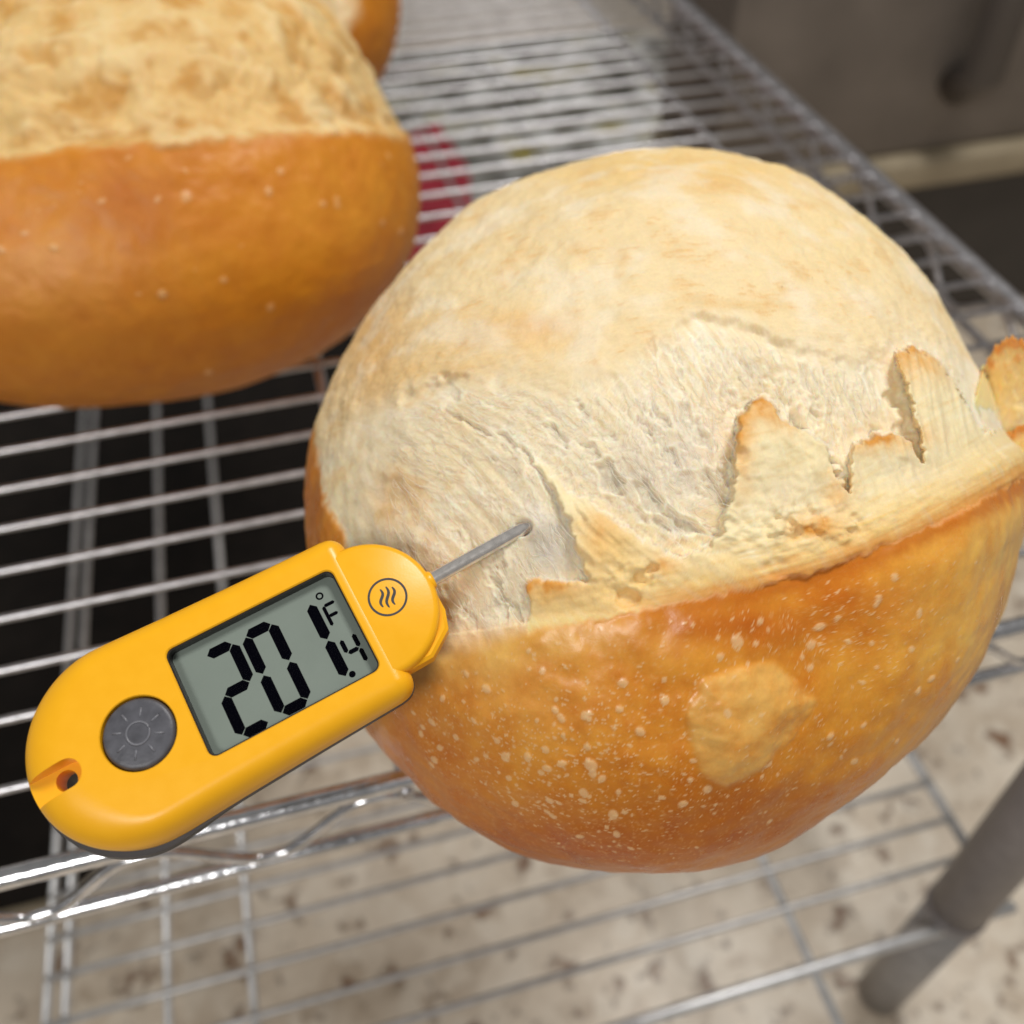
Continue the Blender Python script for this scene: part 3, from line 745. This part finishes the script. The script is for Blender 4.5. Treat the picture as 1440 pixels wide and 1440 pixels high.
for x_, y_, r_ in ((830, 1078, 1.35), (862, 1147, 1.05), (825, 1052, 0.8), (960, 1127, 0.9), (875, 960, 0.9), (1035, 902, 1.1), (930, 1122, 0.6), (845, 1098, 0.8), (815, 1178, 0.9), (867, 1173, 0.8), (1242, 812, 0.8), (1284, 862, 0.8), (780, 1000, 0.7), (935, 985, 0.9)):
    cents.append((x_, y_)); rad.append(r_ * 0.001); amp.append(r_ * 0.22)
blisters(L1, disp, full, cents, rad, amp, 0.66, rough)
OPEN = (EYE - L1.C) / np.linalg.norm(EYE - L1.C)
tilt_ = sstep(8, 70, s)[:, None]; eyed = EYE - P; eyed /= np.linalg.norm(eyed, axis=1, keepdims=True); sdir = L1.Nn * (1 - tilt_) + eyed * tilt_; sdir /= np.linalg.norm(sdir, axis=1, keepdims=True)
Pd = L1.flat(P + L1.Nn * (disp * 0.001)[:, None] + sdir * (up_sheet * 0.001)[:, None])
loaf = empty('bread_loaf', (float(L1.C[0]), float(L1.C[1]), 0.0))
tag(loaf, 'round golden loaf split open on top, probed by the yellow thermometer', 'bread', 'loaves cooling on the rack')
OFF = np.array([L1.C[0], L1.C[1], 0.0])
surf = np.stack([np.clip(rough, 0.2, 1), np.clip(0.6 * crumb + 0.15 * band + 0.12 * skin, 0, 1), 0.45 * crust + 0.15 * (1 - crust)], 1)
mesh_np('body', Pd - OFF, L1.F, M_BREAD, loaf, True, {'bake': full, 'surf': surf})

# lookup of the displaced surface by chart position
hm = np.full((740, 740), np.nan); vis = L1.face > 0.02
qz = ((Pd - EYE) @ CM.T); uu, vv2 = chart(Pd)
iu = np.clip((uu[vis] / 2).astype(int), 0, 739); iv = np.clip((vv2[vis] / 2).astype(int), 0, 739); hm[iu, iv] = qz[vis, 2]


def surf_depth(u, v):
    u = np.asarray(u, float); v = np.asarray(v, float)
    z = hm[np.clip((u / 2).astype(int), 0, 739), np.clip((v / 2).astype(int), 0, 739)]
    return np.where(np.isnan(z), L1.depth(u, v), z)


def cat(pts, m):
    """Catmull-Rom resample of control points"""
    pts = np.asarray(pts, float); k = len(pts)
    if k == 1: return np.repeat(pts, m, 0)
    ext = np.vstack([2 * pts[0] - pts[1], pts, 2 * pts[-1] - pts[-2]]); out = []
    for t in np.linspace(0, k - 1, m):
        i = min(int(t), k - 2); f = t - i; p0, p1, p2, p3 = ext[i:i + 4]
        out.append(0.5 * ((2 * p1) + (-p0 + p2) * f + (2 * p0 - 5 * p1 + 4 * p2 - p3) * f * f + (-p0 + 3 * p1 - 3 * p2 + p3) * f ** 3))
    return np.array(out)


def flap(cols, seed, ns=70, nt_=60, thick=1.1, toast=0.6, jag=0.10, tipcol='#d98a35', basecol='#f1dfb6', holes=0.0):
    """torn sheet of crust: columns of (u, v, lift mm) from root to tip"""
    r = np.random.default_rng(seed)
    rows = [cat(c, nt_) for c in cols]                         # per column: nt_ x 3
    G = np.stack([cat([rw[k] for rw in rows], ns) for k in range(nt_)], 1)   # ns x nt_ x 3
    S, T = np.meshgrid(np.linspace(0, 1, ns), np.linspace(0, 1, nt_), indexing='ij')
    jn = perlin(np.stack([np.linspace(0, 1, ns) * 9 + seed, np.full(ns, seed * 1.7), np.zeros(ns)], 1)) + 0.6 * perlin(np.stack([np.linspace(0, 1, ns) * 24 + seed, np.full(ns, 3.0), np.zeros(ns)], 1))
    tm = np.clip(1 - jag * (0.5 + jn), 0.3, 1.06)
    # pull every column to its ragged length
    G2 = np.empty_like(G)
    for i in range(ns):
        tt = np.clip(np.linspace(0, 1, nt_) * tm[i], 0, 1) * (nt_ - 1); k = np.minimum(tt.astype(int), nt_ - 2); f = (tt - k)[:, None]
        G2[i] = G[i][k] * (1 - f) + G[i][k + 1] * f
    u, v, l = G2[..., 0].ravel(), G2[..., 1].ravel(), G2[..., 2].ravel()
    dep = L1.depth(u, v) - l * 0.001
    d = ray(u, v); Q = EYE + d * dep[:, None]
    w = (Q * 1000).astype(np.float32)
    vdir = -d / np.linalg.norm(d, axis=1, keepdims=True)
    fn = fbm(w / 2.2 + seed, 3); fg = fbm(w / 0.7 + seed, 2)
    Q = Q + vdir * (0.00055 * fn + 0.00016 * fg)[:, None]
    Qg = Q.reshape(ns, nt_, 3)
    nx = np.cross(np.gradient(Qg, axis=0), np.gradient(Qg, axis=1)); nx /= np.linalg.norm(nx, axis=2, keepdims=True) + 1e-12
    sg = np.sign((nx.reshape(-1, 3) * vdir).sum(1).mean()); nx = nx * sg
    edge = np.minimum(np.minimum(S, 1 - S) * 6, np.minimum((1 - T) * 5, 1)); edge = np.sqrt(np.clip(edge, 0.02, 1))
    th = thick * 0.001 * edge
    back = Qg - (nx * 0.4 + vdir.reshape(ns, nt_, 3) * 0.6) * th[..., None]
    Vt = np.vstack([Qg.reshape(-1, 3), back.reshape(-1, 3)]); n1 = ns * nt_
    ix = np.arange(n1).reshape(ns, nt_)
    fA = np.stack([ix[:-1, :-1], ix[1:, :-1], ix[1:, 1:], ix[:-1, 1:]], -1).reshape(-1, 4)
    ring = np.concatenate([ix[:, 0], ix[-1, 1:], ix[-2::-1, -1], ix[0, -2:0:-1]]); r2 = np.roll(ring, -1)
    fS = np.stack([ring, ring + n1, r2 + n1, r2], -1)
    Fq = np.vstack([fA, fA[:, ::-1] + n1, fS])
    t = T.ravel(); tw = sstep(1 - toast, 1.0, t + 0.22 * fn + 0.1 * fg)
    c = blend(np.tile(lin(basecol), (n1, 1)), lin('#f6d894'), sstep(0.15, 0.6, t + 0.15 * fn))
    c = blend(c, lin(tipcol), np.clip(tw * 0.95, 0, 1)); c *= (1 + 0.08 * fg + 0.06 * fn)[:, None]
    c = np.clip(np.vstack([c, c * 0.98]), 0.01, 0.95)
    sf = np.tile(np.array([0.62, 0.7, 0.3]), (2 * n1, 1))
    o = mesh_np('torn_flap', Vt - OFF, Fq, M_BREAD, loaf, True, {'bake': c, 'surf': sf})
    return o


flap([[(1360, 660, -9), (1366, 600, -6), (1376, 545, -1), (1388, 505, 2)], [(1400, 670, -7), (1398, 590, -1), (1398, 520, 3.5), (1398, 484, 5)], [(1428, 665, -6), (1427, 585, 0.5), (1426, 512, 4), (1424, 468, 6)], [(1450, 665, -7), (1452, 590, -1), (1452, 525, 3), (1450, 476, 5)]], 29, toast=0.30, jag=0.10, thick=4.5, tipcol='#d9954a', basecol='#f4e4bb')
flap([[(1340, 712, -4), (1352, 680, -1), (1362, 655, 0.5), (1372, 640, 1)], [(1390, 692, -2), (1394, 660, 1), (1398, 632, 2.6), (1402, 612, 3.4)], [(1426, 674, -2), (1427, 644, 1.6), (1428, 614, 3.2), (1430, 596, 4.2)], [(1456, 664, -3), (1456, 634, 1.5), (1454, 606, 3), (1452, 588, 4)]], 31, 50, 40, toast=0.5, jag=0.18, thick=3.0, tipcol='#d48c3c', basecol='#f3d99c')

# fine gluten strands pulled across the torn crumb
rs = np.random.default_rng(77); SV = []; SF = []; SCc = []; cnt = 0
while cnt < 1100:
    u0, v0 = rs.uniform(540, 1240), rs.uniform(470, 860)
    sL = polydist(np.array([u0]), np.array([v0]), LIP)[0]; kL = polydist(np.array([u0]), np.array([v0]), KED)[0]
    if sL < float(np.interp(u0, [560, 660, 760, 850, 1000, 1200, 1440], [8, 12, 30, 60, 78, 70, 50])) + 6 or kL > -12 or inpoly(np.array([u0]), np.array([v0]), sheet_poly)[0] or inpoly(np.array([u0 + 10]), np.array([v0 + 25]), sheet_poly)[0]: continue
    a = float(flow_ang(np.array([u0]), np.array([v0]))[0]) + rs.normal() * 0.16
    ln = rs.uniform(10, 46); m = 6
    tt = np.linspace(0, 1, m); bend = rs.normal() * 4
    u_ = u0 + math.cos(a) * ln * tt - math.sin(a) * bend * np.sin(math.pi * tt); v_ = v0 + math.sin(a) * ln * tt + math.cos(a) * bend * np.sin(math.pi * tt)
    lift = -0.10 + (0.12 + 0.28 * rs.random()) * np.sin(math.pi * tt)
    dz = surf_depth(u_, v_); dz = np.interp(tt, [0, 0.5, 1], [dz[0], min(dz[m // 2], (dz[0] + dz[-1]) / 2), dz[-1]])
    path = EYE + ray(u_, v_) * (dz - lift * 0.001)[:, None]
    rr = 0.00001 + rs.uniform(0.00002, 0.000055) * np.sin(math.pi * (0.08 + 0.84 * tt))
    vt, fc = tube_data(path, rr, 5, False); k = len(SV) and sum(len(x) for x in SV)
    SF.append(np.array(fc) + cnt * 5 * m); SV.append(vt); cnt += 1
SV = np.vstack(SV); SF = np.vstack(SF)
cc = np.tile(lin('#f6ecd6'), (len(SV), 1)); sfv = np.tile(np.array([0.7, 0.3, 0.3]), (len(SV), 1))
o = mesh_np('gluten_strands', SV - OFF, SF, M_BREAD, loaf, True, {'bake': cc, 'surf': sfv}); o['kind'] = 'stuff'


def other_loaf(prm, n, sil, lip, label, seed, crustspots, domespots, rough_top):
    L = Loaf(*prm, n, sil, 0.75); U, V, P, FR = L.U, L.V, L.P, L.front
    W = (P * 1000).astype(np.float32) + seed * 37.0
    nl = fbm(W / 16, 3); nm_ = fbm(W / 5, 3); nf = fbm(W / 1.8, 3)
    s = polydist(U, V, lip) + 5 * nm_ + 7 * nl
    zrel = (P[:, 2] - L.C[2]) / 0.07
    crust = sstep(10, -10, s) * FR + sstep(0.1, -0.05, zrel + 0.1 * nl) * (1 - FR)
    disp = FR * np.where(s <= 0, 1.6 * np.exp(-(s / 60) ** 2), 1.6 - 4.0 * sstep(0, 26, s) + 3.0 * sstep(20, 170, s))
    top = 1 - crust
    rg = ridged(W / np.array([5.0, 3.2, 3.2], np.float32), 3, 0.6)
    disp += top * rough_top * (2.6 * nl + 0.14 * nm_ - 0.5 * np.exp(-(fbm(W / 26 + 7, 2) / 0.12) ** 2) + 0.02 * rg + 0.01 * nf - 0.35 * sstep(0.2, 0.55, fbm(W / 6.0 + 50, 2))) + crust * (0.5 * nl + 0.12 * nm_ + 0.03 * nf)
    nc = fbm(W / 10 + 60, 4); nc2 = fbm(W / 3 + 80, 3)
    c = np.tile(lin('#d58a26'), (len(P), 1)); c = spots(c, U, V, crustspots, FR)
    c *= (1 + nc[:, None] * np.array([0.08, 0.16, 0.26])) * np.array([1.0, 0.92, 0.65])
    t = np.tile(lin('#e6c283'), (len(P), 1)); t = spots(t, U, V, domespots, FR)
    t = blend(t, lin('#c98f3e'), np.clip(0.75 * sstep(-0.3, 0.7, fbm(W / 14 + 60, 3) + 0.15 * nc2) * rough_top, 0, 1)); t = blend(t, lin('#f0d8a4'), 0.6 * sstep(0.0, 0.6, nl + 0.15 * nm_))
    full = c * crust[:, None] + t * top[:, None]
    rough = 0.48 * crust + 0.7 * top
    r = np.random.default_rng(seed); cents = []; rad = []; amp = []
    while len(cents) < 36:
        u_, v_ = r.uniform(0, 600), r.uniform(0, 560)
        sv = polydist(np.array([u_]), np.array([v_]), lip)[0]
        if sv > -4 or r.random() > math.exp(sv / 110.0): continue
        r_ = 0.0004 + 0.0013 * r.random() ** 2; cents.append((u_, v_)); rad.append(r_); amp.append(r_ * 300)
    blisters(L, disp, full, cents, rad, amp, 0.42, rough)
    Pd = L.flat(P + L.Nn * (disp * 0.001)[:, None])
    e = empty('bread_loaf', (float(L.C[0]), float(L.C[1]), 0.0)); tag(e, label, 'bread', 'loaves cooling on the rack')
    sf = np.stack([np.clip(rough, 0.2, 1), np.clip(top, 0, 1) * 0.5, 0.5 * crust + 0.2 * top], 1)
    mesh_np('body', Pd - np.array([L.C[0], L.C[1], 0]), L.F, M_BREAD, e, True, {'bake': np.clip(full, 0.005, 0.95), 'surf': sf})
    return L


SIL2 = [(590, 270), (588, 310), (575, 360), (550, 410), (515, 450), (470, 485), (420, 510), (370, 532), (320, 548), (270, 560), (200, 567), (100, 570), (0, 567), (-80, 550), (585, 235), (575, 205), (560, 175), (540, 140), (500, 70), (475, 35), (440, 0)]
other_loaf((-0.04356, 0.38255, 0.10154, 0.11177, 0.07357, -0.1926, 0.8608), 520, SIL2,
           [(-300, 320), (-100, 250), (0, 230), (100, 213), (215, 206), (300, 199), (400, 192), (500, 188), (570, 196), (640, 215)],
           'out of focus loaf at upper left with deep orange crust below a rough pale top', 4,
           [(60, 360, 150, 90, '#e3a052', 0.7), (180, 290, 80, 60, '#bd6c20', 0.65), (480, 300, 110, 90, '#dd9c38', 0.6), (400, 420, 160, 80, '#cf8a1e', 0.5), (0, 300, 40, 60, '#e09558', 0.6), (250, 520, 250, 60, '#c07a10', 0.5)],
           [(480, 150, 70, 40, '#edd09a', 0.8), (250, 180, 300, 16, '#eac68a', 0.8), (150, 80, 160, 60, '#e6c68e', 0.5)], 1.0)
other_loaf((-0.0052, 0.590, 0.09475, 0.09592, 0.06948, 0.0129, 0.838), 300, None,
           [(380, 90), (440, 60), (480, 55), (497, 20), (505, -20), (510, -80)],
           'third loaf at the top edge, mostly hidden behind the upper left loaf', 9,
           [(560, 60, 40, 80, '#d58a2c', 0.7)], [(450, 20, 60, 50, '#f3e7c8', 0.9)], 0.5)

# ------------------------------------------------------------------ thermometer
TA = np.array([0.96355953, 0.22296706, 0.14777933])
TP = np.array([-0.05494593, 0.09616766, 0.1019433]) - TA * 0.0010; TW = np.array([-0.26188958, 0.89883398, 0.35144177]); TN = np.array([-0.05446914, -0.37733694, 0.9244728])
th = empty('thermometer'); m4 = Matrix.Identity(4)
for i in range(3):
    m4[i][0] = TA[i]; m4[i][1] = TW[i]; m4[i][2] = TN[i]; m4[i][3] = TP[i]
th.matrix_world = m4
tag(th, 'yellow digital probe thermometer reading 201.4 stuck into the split loaf', 'thermometer')
MM = 0.001


def outline():
    """plan of the body, millimetres, counter-clockwise; u along, w across"""
    pts = []
    hw = lambda u: np.interp(u, [8, 14, 25, 40, 61], [18.7, 18.7, 18.2, 17.7, 17.2])
    for u in np.linspace(12, 57.2, 40): pts.append((u, -float(hw(u))))
    cx, cy, cr = 57.6, 13.9, 3.3
    for a in np.linspace(-90, 0, 9)[1:]: pts.append((cx + cr * math.cos(math.radians(a)), -cy + cr * math.sin(math.radians(a))))
    for wv_ in np.linspace(-12.5, 12.5, 14): pts.append((cx + cr, wv_))
    for a in np.linspace(0, 90, 9): pts.append((cx + cr * math.cos(math.radians(a)), cy + cr * math.sin(math.radians(a))))
    for u in np.linspace(57.2, 12, 40): pts.append((u, float(hw(u))))
    for a in np.linspace(90, 270, 64)[1:-1]: pts.append((11.9 + 18.7 * math.cos(math.radians(a)), 18.7 * math.sin(math.radians(a))))
    out = [pts[0]]
    for p in pts[1:]:
        if math.hypot(p[0] - out[-1][0], p[1] - out[-1][1]) > 0.12: out.append(p)
    return np.array(out)


OUT = outline(); nO = len(OUT)
tg = np.roll(OUT, -1, 0) - np.roll(OUT, 1, 0); tg /= np.linalg.norm(tg, axis=1, keepdims=True); ONR = np.stack([-tg[:, 1], tg[:, 0]], 1)  # inward
taln = sstep(14, -5, OUT[:, 0])
INS = 4.2 + 4.6 * taln - 0.9 * sstep(50, 60, OUT[:, 0])


def ring(inset, z, zt=None):
    p = OUT + ONR * np.broadcast_to(inset, (nO,))[:, None]; zz = np.broadcast_to(z, (nO,))
    return np.column_stack([p, zz])


def loft(rings, cap0=True, cap1=True):
    V = np.vstack(rings); Fc = []; m = len(rings)
    for i in range(m - 1):
        for k in range(nO):
            k2 = (k + 1) % nO; Fc.append((i * nO + k, i * nO + k2, (i + 1) * nO + k2, (i + 1) * nO + k))
    if cap0: Fc.append(tuple(range(nO))[::-1])
    if cap1: Fc.append(tuple((m - 1) * nO + k for k in range(nO)))
    return V * MM, Fc


deep = np.interp(OUT[:, 0], [-5, 15, 35, 60], [1.0, 1.0, 0.86, 0.66])
rg_ = [ring(0.25, -9.0 * deep), ring(0.0, -8.7 * deep), ring(0.0, -6.0 * deep)]
for a in np.linspace(0, 90, 12)[1:]:
    rg_.append(ring(INS * (1 - math.cos(math.radians(a))), -6.0 * deep * (1 - math.sin(math.radians(a)))))
Vb, Fb = loft(rg_)
body = mesh_np('body', Vb, Fb, M_YEL, th)
FL = 1.3 * sstep(24, 4, OUT[:, 0]) * sstep(12, -6, OUT[:, 1])
rk = [ring(3.0 - FL, -13.5 * deep), ring(1.0 - FL, -13.2 * deep), ring(0.2 - FL, -12.3 * deep), ring(-0.1 - FL, -11.0 * deep), ring(-0.1 - 0.75 * FL, -9.06 * deep)]
Vk, Fk = loft(rk); back = mesh_np('back_shell', Vk, Fk, M_GREYPL, th)


def rrect(u0, u1, w0, w1, r, n=6):
    p = []
    for cx, cy, a0 in ((u1 - r, w1 - r, 0), (u0 + r, w1 - r, 90), (u0 + r, w0 + r, 180), (u1 - r, w0 + r, 270)):
        for a in np.linspace(a0, a0 + 90, n): p.append((cx + r * math.cos(math.radians(a)), cy + r * math.sin(math.radians(a))))
    return np.array(p)


def circ(cu, cw, r, n=48):
    a = np.linspace(0, 2 * math.pi, n, endpoint=False); return np.column_stack([cu + r * np.cos(a), cw + r * np.sin(a)])


def prism(name, loops, mat, parent, smooth=False):
    """stack of equal-length 2D loops at heights -> closed solid (bottom to top)"""
    n = len(loops[0][0]); V = np.vstack([np.column_stack([l, np.full(n, z)]) for l, z in loops]) * MM; Fc = []
    for i in range(len(loops) - 1):
        for k in range(n):
            k2 = (k + 1) % n; Fc.append((i * n + k, i * n + k2, (i + 1) * n + k2, (i + 1) * n + k))
    Fc.append(tuple(range(n))[::-1]); Fc.append(tuple((len(loops) - 1) * n + k for k in range(n)))
    o = mesh_np(name, V, Fc, mat, parent, smooth)
    if smooth: o.data.set_sharp_from_angle(angle=math.radians(35))
    return o


def cut(o, cutters):
    for c in cutters:
        md = o.modifiers.new('cut', 'BOOLEAN'); md.operation = 'DIFFERENCE'; md.solver = 'EXACT'; md.object = c
    bpy.context.view_layer.update(); dg = bpy.context.evaluated_depsgraph_get()
    me = bpy.data.meshes.new_from_object(o.evaluated_get(dg)); o.modifiers.clear(); o.data = me
    for c in cutters: bpy.data.objects.remove(c)
    me.polygons.foreach_set('use_smooth', np.full(len(me.polygons), True)); me.set_sharp_from_angle(angle=math.radians(32))


SCR = (23.6, 56.7, -10.9, 10.7)
c1 = prism('c', [(rrect(*SCR, 1.6), -3.9), (rrect(*SCR, 1.6), -0.25), (rrect(SCR[0] - 0.5, SCR[1] + 0.5, SCR[2] - 0.5, SCR[3] + 0.5, 2.0), 0.3)], M_LINER, th)
c2 = prism('c', [(circ(14.4, -0.7, 6.6), -2.0), (circ(14.4, -0.7, 6.6), -0.2), (circ(14.4, -0.7, 7.05), 0.3)], M_LINER, th)
# lanyard eye: a round well open toward the tail with a through hole
c3 = prism('c', [(rrect(-9.0, 3.6, -3.6, 1.2, 2.3, 8), -4.2), (rrect(-9.0, 3.9, -3.9, 1.5, 2.6, 8), 3.0)], M_LINER, th)
c4 = prism('c', [(circ(-0.4, -1.3, 1.9, 24), -20.0), (circ(-0.4, -1.3, 1.9, 24), 4.0)], M_LINER, th)
cut(body, [c1, c2, c3, c4])
c5 = prism('c', [(circ(-0.4, -1.3, 1.9, 24), -20.0), (circ(-0.4, -1.3, 1.9, 24), 4.0)], M_LINER, th)
cut(back, [c5])

# screen: liner, display, digits, clear pane
io, ii_ = rrect(SCR[0] + 0.01, SCR[1] - 0.01, SCR[2] + 0.01, SCR[3] - 0.01, 1.6), rrect(SCR[0] + 0.28, SCR[1] - 0.28, SCR[2] + 0.28, SCR[3] - 0.28, 1.4)
n = len(io); Vl = np.vstack([np.column_stack([io, np.full(n, -3.85)]), np.column_stack([io, np.full(n, -0.5)]), np.column_stack([ii_, np.full(n, -0.5)]), np.column_stack([ii_, np.full(n, -3.85)])]) * MM
Fl = [(j * n + k, j * n + (k + 1) % n, ((j + 1) % 4) * n + (k + 1) % n, ((j + 1) % 4) * n + k) for j in range(4) for k in range(n)]
mesh_np('screen_surround', Vl, Fl, M_LINER, th, False)
lcd = prism('display', [(rrect(SCR[0] + 0.3, SCR[1] - 0.3, SCR[2] + 0.3, SCR[3] - 0.3, 1.4), -3.85), (rrect(SCR[0] + 0.3, SCR[1] - 0.3, SCR[2] + 0.3, SCR[3] - 0.3, 1.4), -2.90)], M_LCD, th)
ZS = -2.892


def seg_poly(x0, y0, x1, y1, w, gap=0.16):
    d = np.array([x1 - x0, y1 - y0]); L = np.linalg.norm(d); d = d / L; nn = np.array([-d[1], d[0]])
    a = np.array([x0, y0]) + d * gap; b = np.array([x1, y1]) - d * gap; h = w / 2
    return [a, a + d * h * 0.9 + nn * h, b - d * h * 0.9 + nn * h, b, b - d * h * 0.9 - nn * h, a + d * h * 0.9 - nn * h]


def digit(name, segs, w):
    V = []; Fc = []
    for sg_ in segs:
        p = seg_poly(*sg_, w) if isinstance(sg_, tuple) else sg_
        k = len(V); V += [(q[0], q[1], ZS) for q in p] + [(q[0], q[1], ZS + 0.03) for q in p]; m = len(p)
        Fc.append(tuple(k + m + i for i in range(m))); Fc.append(tuple(k + i for i in range(m))[::-1])
        for i in range(m): Fc.append((k + i, k + (i + 1) % m, k + m + (i + 1) % m, k + m + i))
    return mesh_np(name, np.array(V) * MM, Fc, M_SEG, lcd, False)


def seven(x0, x1, yt, yb, on):
    ym = (yt + yb) / 2
    S_ = dict(a=(x0, yt, x1, yt), b=(x1, yt, x1, ym), c=(x1, ym, x1, yb), d=(x0, yb, x1, yb), e=(x0, ym, x0, yb), f=(x0, yt, x0, ym), g=(x0, ym, x1, ym))
    return [S_[k] for k in on]


digit('digit', seven(29.6, 34.7, 7.1, -9.2, 'abged'), 2.0)
digit('digit', seven(37.3, 42.5, 7.1, -9.0, 'abcdef'), 2.0)
digit('digit', seven(45.2, 50.3, 7.1, -8.6, 'bc'), 2.0)
digit('decimal_point', [list(map(np.array, circ(51.5, -8.7, 0.62, 16)))], 1)
digit('digit', seven(52.4, 54.9, -1.8, -7.9, 'fgbc'), 0.85)
a16 = np.linspace(0, 2 * math.pi, 20, endpoint=False)
deg = [[np.array([52.6 + r_ * math.cos(t_), 7.6 + r_ * math.sin(t_)]) for r_, t_ in ((0.75, a), (0.75, a + 0.3142), (0.42, a + 0.3142), (0.42, a))] for a in a16]
digit('degree_sign', deg, 1)
digit('unit_letter', [(52.3, 5.6, 52.3, 1.1), (52.3, 5.4, 54.8, 5.4), (52.3, 3.2, 54.5, 3.2)], 0.66)

mg, nt, b = new_mat('clear_pane'); nt.nodes.remove(b)
fr = N(nt, 'ShaderNodeFresnel'); fr.inputs['IOR'].default_value = 1.12
gl = N(nt, 'ShaderNodeBsdfGlossy'); gl.inputs['Roughness'].default_value = 0.04
tr = N(nt, 'ShaderNodeBsdfTransparent'); tr.inputs['Color'].default_value = (0.96, 0.97, 0.96, 1)
ms = N(nt, 'ShaderNodeMixShader'); out = nt.nodes['Material Output']
nt.links.new(fr.outputs[0], ms.inputs[0]); nt.links.new(tr.outputs[0], ms.inputs[1]); nt.links.new(gl.outputs[0], ms.inputs[2]); nt.links.new(ms.outputs[0], out.inputs[0])
mesh_np('screen_pane', np.column_stack([ii_, np.full(len(ii_), -0.62)]) * MM, [tuple(range(len(ii_)))], mg, th, False)

# backlight button with its raised sun mark
lp = []
for t in np.linspace(0, 1, 7): lp.append((circ(14.4, -0.7, 6.45 - 0.9 * t * t if t < 0.99 else 5.3), -1.8 + 1.7 * math.sin(t * math.pi / 2)))
lp += [(circ(14.4, -0.7, 3.0), 0.12), (circ(14.4, -0.7, 0.6), 0.2)]
btn = prism('button', lp, M_BUTTON, th, True)
tv = [(14.4 + 2.0 * math.cos(a), -0.7 + 2.0 * math.sin(a), 0.14) for a in np.linspace(0, 2 * math.pi, 33)]
tube('sun_ring', np.array(tv) * MM, 0.00024, M_ICON, btn, 6)
for k in range(8):
    a = k * math.pi / 4 + 0.3
    tube('sun_ray', np.array([(14.4 + r_ * math.cos(a), -0.7 + r_ * math.sin(a), z_) for r_, z_ in ((2.8, 0.02), (3.6, -0.02), (4.5, -0.06))]) * MM, 0.00024, M_ICON, btn, 6)

# swivel head: thicker collar behind, round cap in front
def dloop(cu, r, wlim):
    a = np.linspace(0, 2 * math.pi, 72, endpoint=False)
    return np.column_stack([cu + r * np.cos(a), np.clip(r * np.sin(a), -wlim, wlim)])


def head_loop(ins, bump=0.0):
    a = np.linspace(-math.pi / 2, math.pi / 2, 40); r = 13.3 - ins + bump
    arc = np.column_stack([59.6 + (r - 0.4) * np.cos(a), r * np.sin(a)])
    return np.vstack([arc, [(57.4, r), (57.4, -r)]])


hd = prism('head', [(head_loop(0.9), -5.6), (head_loop(0.1), -4.9), (head_loop(0.0), -2.0), (head_loop(0.15), -1.0), (head_loop(0.6), -0.45), (head_loop(1.3), -0.12)], M_YEL, th, True)
prism('collar', [(np.array([(59.0, -13.2), (66.0, -13.0), (71.0, -9.6), (72.2, -6.0), (72.2, 4.2), (69.0, 9.6), (59.0, 9.6)]), -6.9),
                 (np.array([(59.0, -13.2), (66.0, -13.0), (71.0, -9.6), (72.2, -6.0), (72.2, 4.2), (69.0, 9.6), (59.0, 9.6)]), -3.2),
                 (np.array([(59.0, -12.6), (65.8, -12.4), (70.4, -9.2), (71.5, -5.8), (71.5, 4.0), (68.6, 9.2), (59.0, 9.2)]), -2.6)], M_YEL, th, True)
lg = [(63.6 + 3.55 * math.cos(a), 0.6 + 3.55 * math.sin(a), -0.11) for a in np.linspace(0, 2 * math.pi, 49)]
emb = empty('emblem'); emb.parent = th


def flat_line(name, pts, w, z, mat, parent, closed=False):
    pts = np.asarray(pts, float); d = np.gradient(pts, axis=0)
    if closed: d = np.roll(pts, -1, 0) - np.roll(pts, 1, 0)
    d /= np.linalg.norm(d, axis=1, keepdims=True); nn = np.stack([-d[:, 1], d[:, 0]], 1); h = np.broadcast_to(w, (len(pts),))[:, None] / 2
    a, b2 = pts + nn * h, pts - nn * h; m = len(pts)
    V = np.vstack([np.column_stack([a, np.full(m, z)]), np.column_stack([b2, np.full(m, z)]), np.column_stack([a, np.full(m, z - 0.08)]), np.column_stack([b2, np.full(m, z - 0.08)])]) * MM
    Fc = []; R_ = range(m) if closed else range(m - 1)
    for i in R_:
        j = (i + 1) % m; Fc += [(i, m + i, m + j, j), (i, j, 2 * m + j, 2 * m + i), (m + i, 3 * m + i, 3 * m + j, m + j)]
    return mesh_np(name, V, Fc, mat, parent, False)


flat_line('emblem_ring', circ(63.6, 0.5, 3.5, 64), 0.42, -0.09, M_PRINT, emb, True)
ev = np.array([0.28, 0.96]); en = np.array([0.96, -0.28])
for k in (-1, 0, 1):
    t = np.linspace(-1, 1, 24); ln_ = 2.05 if k == 0 else 1.75
    p = np.array([63.6, 0.5]) + np.outer(t * ln_, ev) + np.outer(0.34 * np.sin(t * math.pi) + k * 1.12, en)
    flat_line('emblem_wave', p, 0.16 + 0.42 * np.cos(t * math.pi / 2) ** 0.6, -0.09, M_PRINT, emb)

# stainless probe, from the head into the crumb
tube('probe', np.array([(u_, 0.1, -2.3 + 2.5 * (u_ - 70) / 22.0) for u_ in np.linspace(69, 96.0, 14)]) * MM, [0.00136] * 14, M_STEEL, th, 20)
tube('probe_seat', np.array([(u_, 0.1, -2.2) for u_ in (70.5, 72.4, 72.9)]) * MM, [0.0019, 0.0019, 0.0016], M_YEL, th, 20)
